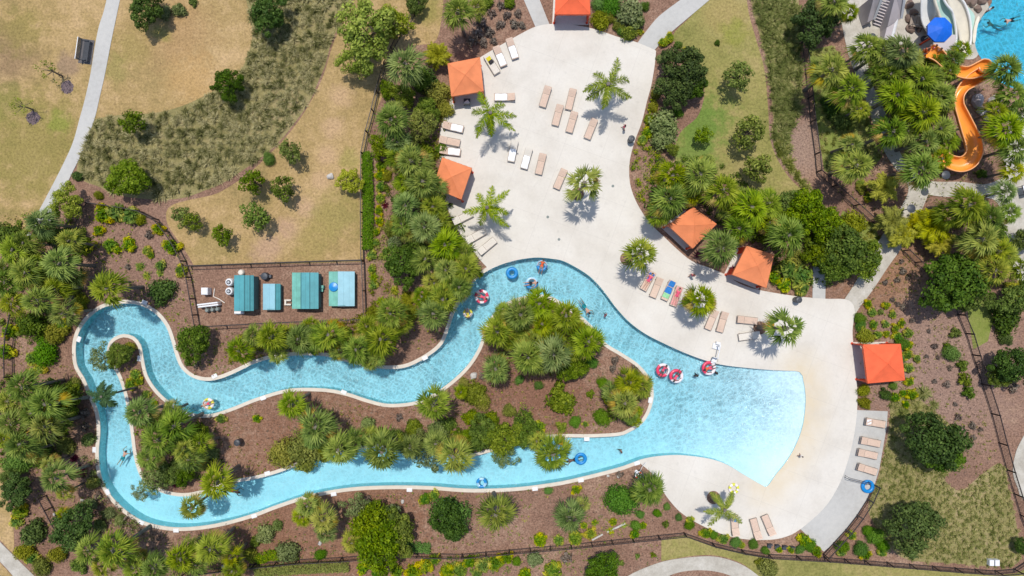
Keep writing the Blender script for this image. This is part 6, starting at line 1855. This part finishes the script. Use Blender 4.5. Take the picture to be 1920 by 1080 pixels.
# ================================================================== LAMPS
def lamp(px, py, h, label):
    p = W(px, py, h)
    o = empty('street_lamp', (p.x, p.y, 0.05))
    b = MB(); b.tube([(0, 0, 0), (0, 0, h - .25)], [.06, .04], 8); b.lathe([(.13, 0), (.13, .12), (.06, .3)], 10); b.build('pole', M['bench_metal'], o, True)
    b = MB(); b.lathe([(.12, h - .3), (.36, h - .12), (.38, h - .06), (.2, h), (.0001, h + .03)], 20); b.build('lamp_shade', M['bench_metal'], o)
    b = MB(); b.lathe([(.10, h - .34), (.10, h - .2)], 12); b.build('lamp_glass', M['white'], o)
    tag(o, label, 'street lamp', 'dark round-topped street lamps')
lamp(1636, 70, 3.6, 'dark round-topped lamp at the foot of the slide stairs')
lamp(1709, 391, 3.6, 'dark round-topped lamp over the walk between golden palms')
lamp(1774, 328, 3.6, 'dark round-topped lamp just below the orange slide bend')

for k, (px, py, nb) in enumerate([(1149,349,'right of the lone fan palm'),(1027,407,'left of the fan palm shadow'),(904,150,'right of the upper left cabana'),(1048,449,'above the river bend')]):
    q = W(px, py); b = MB(); b.lathe([(.13, 0), (.13, .012), (.10, .014), (.0001, .014)], 16)
    tag(b.build('deck_drain', M['cloth_grey'], None, False, (q.x, q.y, .05)), 'tiny round grey drain in the deck ' + nb, 'drain', 'deck drains')

# ================================================================== SLIDE TOWER CORNER
def trough(path, width, depth, zs, closed_cap=False, n=10):
    """U-shaped flume swept along pixel points with falling height; returns MB of shell and of rims"""
    P = [W(x, y, z) for (x, y), z in zip(path, zs)]
    # smooth the path
    pts = []
    for i in range(len(P) - 1):
        a, b, c, d = P[max(0, i - 1)], P[i], P[i + 1], P[min(len(P) - 1, i + 2)]
        for j in range(8):
            t = j / 8
            pts.append(0.5 * ((2 * b) + (c - a) * t + (2 * a - 5 * b + 4 * c - d) * t * t + (3 * b - a - 3 * c + d) * t ** 3))
    pts.append(P[-1])
    ws = width if isinstance(width, (list, tuple)) else [width] * len(P)
    sh = MB(); vs_, fs = [], []
    m = 2 * n + 2
    rims = ([], [])
    for i, p in enumerate(pts):
        a, b = pts[max(0, i - 1)], pts[min(len(pts) - 1, i + 1)]
        d = (b - a); d.z = 0; d.normalize(); s = Vector((-d.y, d.x, 0))
        k = i / 8; i0 = min(int(k), len(ws) - 1); i1 = min(i0 + 1, len(ws) - 1)
        w = (ws[i0] * (1 - (k - i0)) + ws[i1] * (k - i0)) / 2
        inner, outer = [], []
        for j in range(n + 1):
            th = PI * j / n
            inner.append(p + s * (w * math.cos(th)) + Vector((0, 0, depth * (1 - math.sin(th) ** .8))))
            outer.append(p + s * ((w + .05) * math.cos(th)) + Vector((0, 0, depth * (1 - math.sin(th) ** .8) - .06)))
        vs_ += inner + outer[::-1]
        rims[0].append(inner[0] + s * .03); rims[1].append(inner[-1] - s * .03)
    for i in range(len(pts) - 1):
        for j in range(m):
            k = (j + 1) % m
            fs.append((i * m + j, i * m + k, (i + 1) * m + k, (i + 1) * m + j))
    sh.add(vs_, fs)
    return sh, rims, pts
def slide(name, path, width, depth, zs, mat, rimmat, label, posts=True, rim_r=.055, group=None):
    sh, rims, pts = trough(path, width, depth, zs)
    o = empty(name, (pts[-1].x, pts[-1].y, 0))
    org = Vector((pts[-1].x, pts[-1].y, 0))
    sh.v = [tuple(Vector(v) - org) for v in sh.v]
    sh.build('flume', mat, o, True)
    for r_ in rims:
        b = MB(); b.tube([q - org for q in r_], rim_r, 8); b.build('rim', rimmat, o, True)
    if posts:
        for i in range(4, len(pts) - 2, 14):
            q = pts[i] - org
            if q.z > .5:
                b = MB(); b.tube([(q.x, q.y, 0), (q.x, q.y, q.z - .03)], .10, 10); b.build('support_post', M['slide_grey'], o, True)
    tag(o, label, 'water slide', group)
    return o
slide('water_slide', [(1738,100),(1752,108),(1768,124),(1786,136),(1808,140),(1828,134),(1840,128),(1836,140),(1818,152),(1800,166),(1791,182),(1791,200),(1799,222),(1808,245),(1817,268),(1819,287),(1810,303),(1794,310),(1775,306),(1760,296)],
      [1.2, 1.1, .9, .9, 1.0, 1.25, 1.2, 1.2, 1.15, .85, .75, .75, 1.0, 1.25, 1.45, 1.45, 1.4, 1.3, 1.2, 1.1], .62,
      [3.2, 3.1, 2.95, 2.8, 2.7, 2.6, 2.5, 2.4, 2.3, 2.2, 2.1, 2.0, 1.9, 1.75, 1.6, 1.45, 1.3, 1.15, 1.0, .9], M['slide_orange'], M['slide_rim'], 'winding orange water slide among the palms at the upper right')
slide('water_slide', [(1742,-30),(1740,0),(1738,22),(1740,42),(1752,62)], [1.6, 1.6, 1.5, 1.4, 1.3], .35, [2.6, 2.0, 1.4, .9, .4], M['slide_white'], M['slide_white'], 'white water slide, leftmost of the three straight lanes', False, .08, 'straight water slides')
slide('water_slide', [(1756,-30),(1759,0),(1766,22),(1775,45),(1783,75),(1783,100)], [1.1, 1.1, 1.2, 1.2, 1.2, 1.2], .35, [2.8, 2.2, 1.6, 1.1, .6, .3], M['slide_green'], M['slide_cream'], 'pale green water slide partly under the blue parasol', False, .12, 'straight water slides')
slide('water_slide', [(1772,-30),(1778,-2),(1792,18),(1800,45),(1802,75),(1796,105)], [1.3, 1.3, 1.4, 1.4, 1.3, 1.2], .35, [2.6, 2.0, 1.4, .9, .5, .25], M['slide_cream'], M['slide_white'], 'cream water slide, rightmost of the three straight lanes', False, .10, 'straight water slides')
# shallow green run-out channel and its curb next to the pool
def slab(name, pts, z0, z1, mat, label, cat, seg=False):
    P = spline(pts, True, .5) if seg else poly(pts)
    n = len(P)
    mb = MB()
    A2_ = 0.5 * sum(P[i][0] * P[(i + 1) % n][1] - P[(i + 1) % n][0] * P[i][1] for i in range(n))
    if A2_ < 0: P = P[::-1]
    mb.add([(x, y, z0) for x, y in P] + [(x, y, z1) for x, y in P], [tuple(range(n, 2 * n))] + [(i, (i + 1) % n, n + (i + 1) % n, n + i) for i in range(n)])
    o = mb.build(name, mat)
    return tag(o, label, cat) if label else o
slab('splash_channel', [(1796,0),(1818,18),(1827,32),(1822,60),(1816,92),(1800,118),(1786,120),(1804,92),(1808,60),(1806,30)], .0, .075, M['slide_green'], 'pale aqua splash channel between cream slide and slide pool', 'splash channel', True)
slab('pool_curb', [(1829,34),(1834,34),(1829,55),(1826,80),(1821,80),(1823,55)], .0, .22, M['slide_cream'], 'cream curb along the left side of the slide pool', 'curb', True)
# stairs between two parapets
o = empty('slide_stairs', W(1648, 45).to_tuple()[:2] + (0,))
org = Vector(o.location)
for k in range(11):
    t = k / 10
    c = Vector(W(1646 + 21 * t + 1, 46 - 56 * t, .25 + 2.4 * t)); c -= org
    b = MB(); b.box((c.x, c.y, c.z), (.98, .20, .05), math.radians(-20), .0); b.build('step', M['slide_grey'] if k % 2 else M['slide_grey'], o)
b = MB()
a0, a1 = W(1640, 48, .05) - org, W(1661, -14, 2.45) - org
for s in (-.42, .42): b.tube([a0 + Vector((s + .28, 0, 0)), a1 + Vector((s + .28, 0, 0))], .05, 6)
b.build('stringer', M['bench_metal'], o)
def parapet(pxs, zt, par, nm='parapet', thick=None):
    """sloping solid wall given by 4 ground pixels and the heights of its top"""
    mb = MB(); P = [W(x, y, z) - org for (x, y), z in zip(pxs, zt)]
    G = [Vector((p.x, p.y, 0)) for p in P]
    mb.add(P + G, [(0, 1, 2, 3), (0, 4, 5, 1), (1, 5, 6, 2), (2, 6, 7, 3), (3, 7, 4, 0)]); 
    mb.build(nm, M['slide_grey'], par)
    cp = MB(); a, b_ = P[1], P[2]
    cp.tube([a + Vector((0, 0, .05)), b_ + Vector((0, 0, .05))], .14, 4); cp.build('wall_cap', M['white'], par)
parapet([(1640,-10),(1656,-10),(1639,36),(1626,42)], [3.2, 3.2, 1.0, 1.0], o)
parapet([(1679,-10),(1697,-10),(1690,34),(1664,50)], [3.2, 3.2, 1.3, 1.3], o)
parapet([(1664,46),(1682,34),(1672,74),(1656,80)], [1.25, 1.25, .8, .8], o)
tag(o, 'grey stairs with pale-capped parapets climbing to the slide tower', 'stairs')
# wooden-looking landing behind the rocks
o = empty('timber_bridge', W(1727, 47).to_tuple()[:2] + (0,), math.radians(-10))
b = MB()
for k in range(9): b.box((-1.2 + k * .3, 0, .5), (.26, 1.0, .06))
b.build('deck_board', M['lounger_frame'], o)
for y in (-.5, .5):
    b = MB(); b.tube([(-1.3, y, .05), (-1.3, y, .95), (1.4, y, .95), (1.4, y, .05)], .04, 6)
    b.build('rail', M['bench_metal'], o)
tag(o, 'small timber bridge left of the blue parasol', 'bridge')
# parasol
zt = 2.5
p = W(1763, 55, zt)
o = empty('parasol', (p.x, p.y, .05))
mb = MB(); n = 8; R = 1.18
vs_, fs = [], []
for k in range(n):
    a = 2 * PI * k / n + PI / 8
    vs_ += [(R * math.cos(a), R * math.sin(a), zt - .10), (R * .5 * math.cos(a), R * .5 * math.sin(a), zt + .16)]
vs_.append((0, 0, zt + .34))
for k in range(n):
    j = (k + 1) % n
    fs += [(2 * k, 2 * j, 2 * j + 1, 2 * k + 1), (2 * k + 1, 2 * j + 1, 2 * n)]
mb.add(vs_, fs)
vs_, fs = [], []
for k in range(n):
    a = 2 * PI * k / n + PI / 8
    vs_ += [(R * math.cos(a), R * math.sin(a), zt - .11), (R * math.cos(a), R * math.sin(a), zt - .24)]
for k in range(n):
    j = (k + 1) % n; fs.append((2 * k, 2 * k + 1, 2 * j + 1, 2 * j))
mb.add(vs_, fs)
mb.build('canopy', M['bright_blue'], o)
b = MB(); b.tube([(0, 0, 0), (0, 0, zt + .30)], .035, 8); b.build('pole', M['steel'], o, True)
for k in range(n):
    a = 2 * PI * k / n + PI / 8
    b = MB(); b.tube([(0, 0, zt - .3), (R * .96 * math.cos(a), R * .96 * math.sin(a), zt - .13)], .014, 5); b.build('rib', M['steel'], o)
b = MB(); b.lathe([(.32, 0), (.32, .08), (.08, .12)], 14); b.build('base', M['tank_dark'], o)
tag(o, 'large bright blue octagonal parasol above the orange slide entrance', 'parasol')
# slide entrance platform with waiting people
o = empty('slide_platform', W(1742, 97).to_tuple()[:2] + (0,))
b = MB(); b.box((0, 0, 2.25), (2.0, 1.5, .12), 0, .02); b.build('deck', M['slide_grey'], o)
for x, y in ((-.9, -.65), (.9, -.65), (-.9, .65), (.9, .65)):
    b = MB(); b.tube([(x, y, 0), (x, y, 2.19)], .09, 8); b.build('post', M['post_orange'], o)
tag(o, 'raised platform at the entrance of the orange slide', 'platform')
for (px, py, sk, tp, sh_, lb) in [(1748, 90, 'skin_a', 'cloth_pink', 'cloth_pink', 'person in bright pink waiting at the orange slide'), (1735, 96, 'skin_b', 'cloth_orange', 'cloth_orange', 'person in orange waiting left on the slide platform'), (1757, 96, 'skin_a', None, 'cloth_blue', 'bare-chested person in blue shorts waiting right on the slide platform')]:
    q = W(px, py, 3.2); person('stand', (q.x, q.y, 2.31), random.uniform(0, 6), lb, sk, 'hair_brown', shorts=sh_, top=tp, scale=.95)
# dark-framed seat on the right-hand paving
p = W(1916, 357); o = empty('cafe_table', (p.x, p.y, .055), .25)
b = MB(); b.box((0, 0, .72), (.9, .9, .04), 0, .01); b.build('tabletop', M['white'], o)
for x, y in ((-.4, -.4), (.4, -.4), (-.4, .4), (.4, .4)):
    b = MB(); b.box((x, y, .35), (.05, .05, .70)); b.build('leg', M['fence_metal'], o)
b = MB()
for s in (-1, 1): b.box((s * .46, 0, .73), (.05, .97, .07)); b.box((0, s * .46, .73), (.87, .05, .07))
b.build('frame', M['fence_metal'], o)
tag(o, 'white table with dark frame on the paving at the right picture edge', 'table')

# ================================================================== LABELS THAT SINGLE OUT EACH REPEAT
ORD = ['', 'first', 'second', 'third', 'fourth', 'fifth', 'sixth', 'seventh', 'eighth', 'ninth', 'tenth', 'eleventh', 'twelfth', 'thirteenth', 'fourteenth', 'fifteenth', 'sixteenth']
def rank(items, prefix, base):
    """items: (obj, px, py); name each by its order along the longer direction"""
    n = len(items)
    if n == 1:
        items[0][0]['label'] = base + (', ' + prefix if prefix else '')
        return
    xs = [i[1] for i in items]; ys = [i[2] for i in items]
    hor = (max(xs) - min(xs)) >= (max(ys) - min(ys))
    items = sorted(items, key=(lambda i: i[1]) if hor else (lambda i: i[2]))
    for k, it in enumerate(items):
        if k == 0: w = 'leftmost' if hor else 'topmost'
        elif k == n - 1: w = 'rightmost' if hor else 'lowest'
        elif k < n / 2: w = ORD[k + 1] + (' from left' if hor else ' from top')
        else: w = ORD[n - k] + (' from right' if hor else ' from bottom')
        it[0]['label'] = base + ', ' + (prefix + ' ' if prefix else '') + w
groups = {}
for z, nn, o, px, py in PLANT: groups.setdefault((z, nn), []).append((o, px, py))
for (z, nn), its in groups.items():
    base = nn + ' ' + z.replace('in the southwest corner bed', 'in the southwest corner')
    if len(its) <= 7: rank(its, '', base); continue
    xs = [i[1] for i in its]; ys = [i[2] for i in its]
    hor = (max(xs) - min(xs)) >= (max(ys) - min(ys))
    parts = 2 if len(its) <= 14 else 3
    key = (lambda i: i[1]) if hor else (lambda i: i[2])
    its = sorted(its, key=key)
    nm = (['left half:', 'right half:'] if hor else ['upper half:', 'lower half:']) if parts == 2 else (['left third:', 'middle third:', 'right third:'] if hor else ['upper third:', 'middle third:', 'lower third:'])
    for k in range(parts):
        a = len(its) * k // parts; b_ = len(its) * (k + 1) // parts
        sub = its[a:b_]
        # inside a band, order across it when that separates them better
        rank(sub, nm[k], base)
for o in scene.objects:
    l = o.get('label')
    if l and len(l.split()) > 16: print('LONG LABEL', len(l.split()), l)
print('OBJECT COUNT', len(scene.objects))
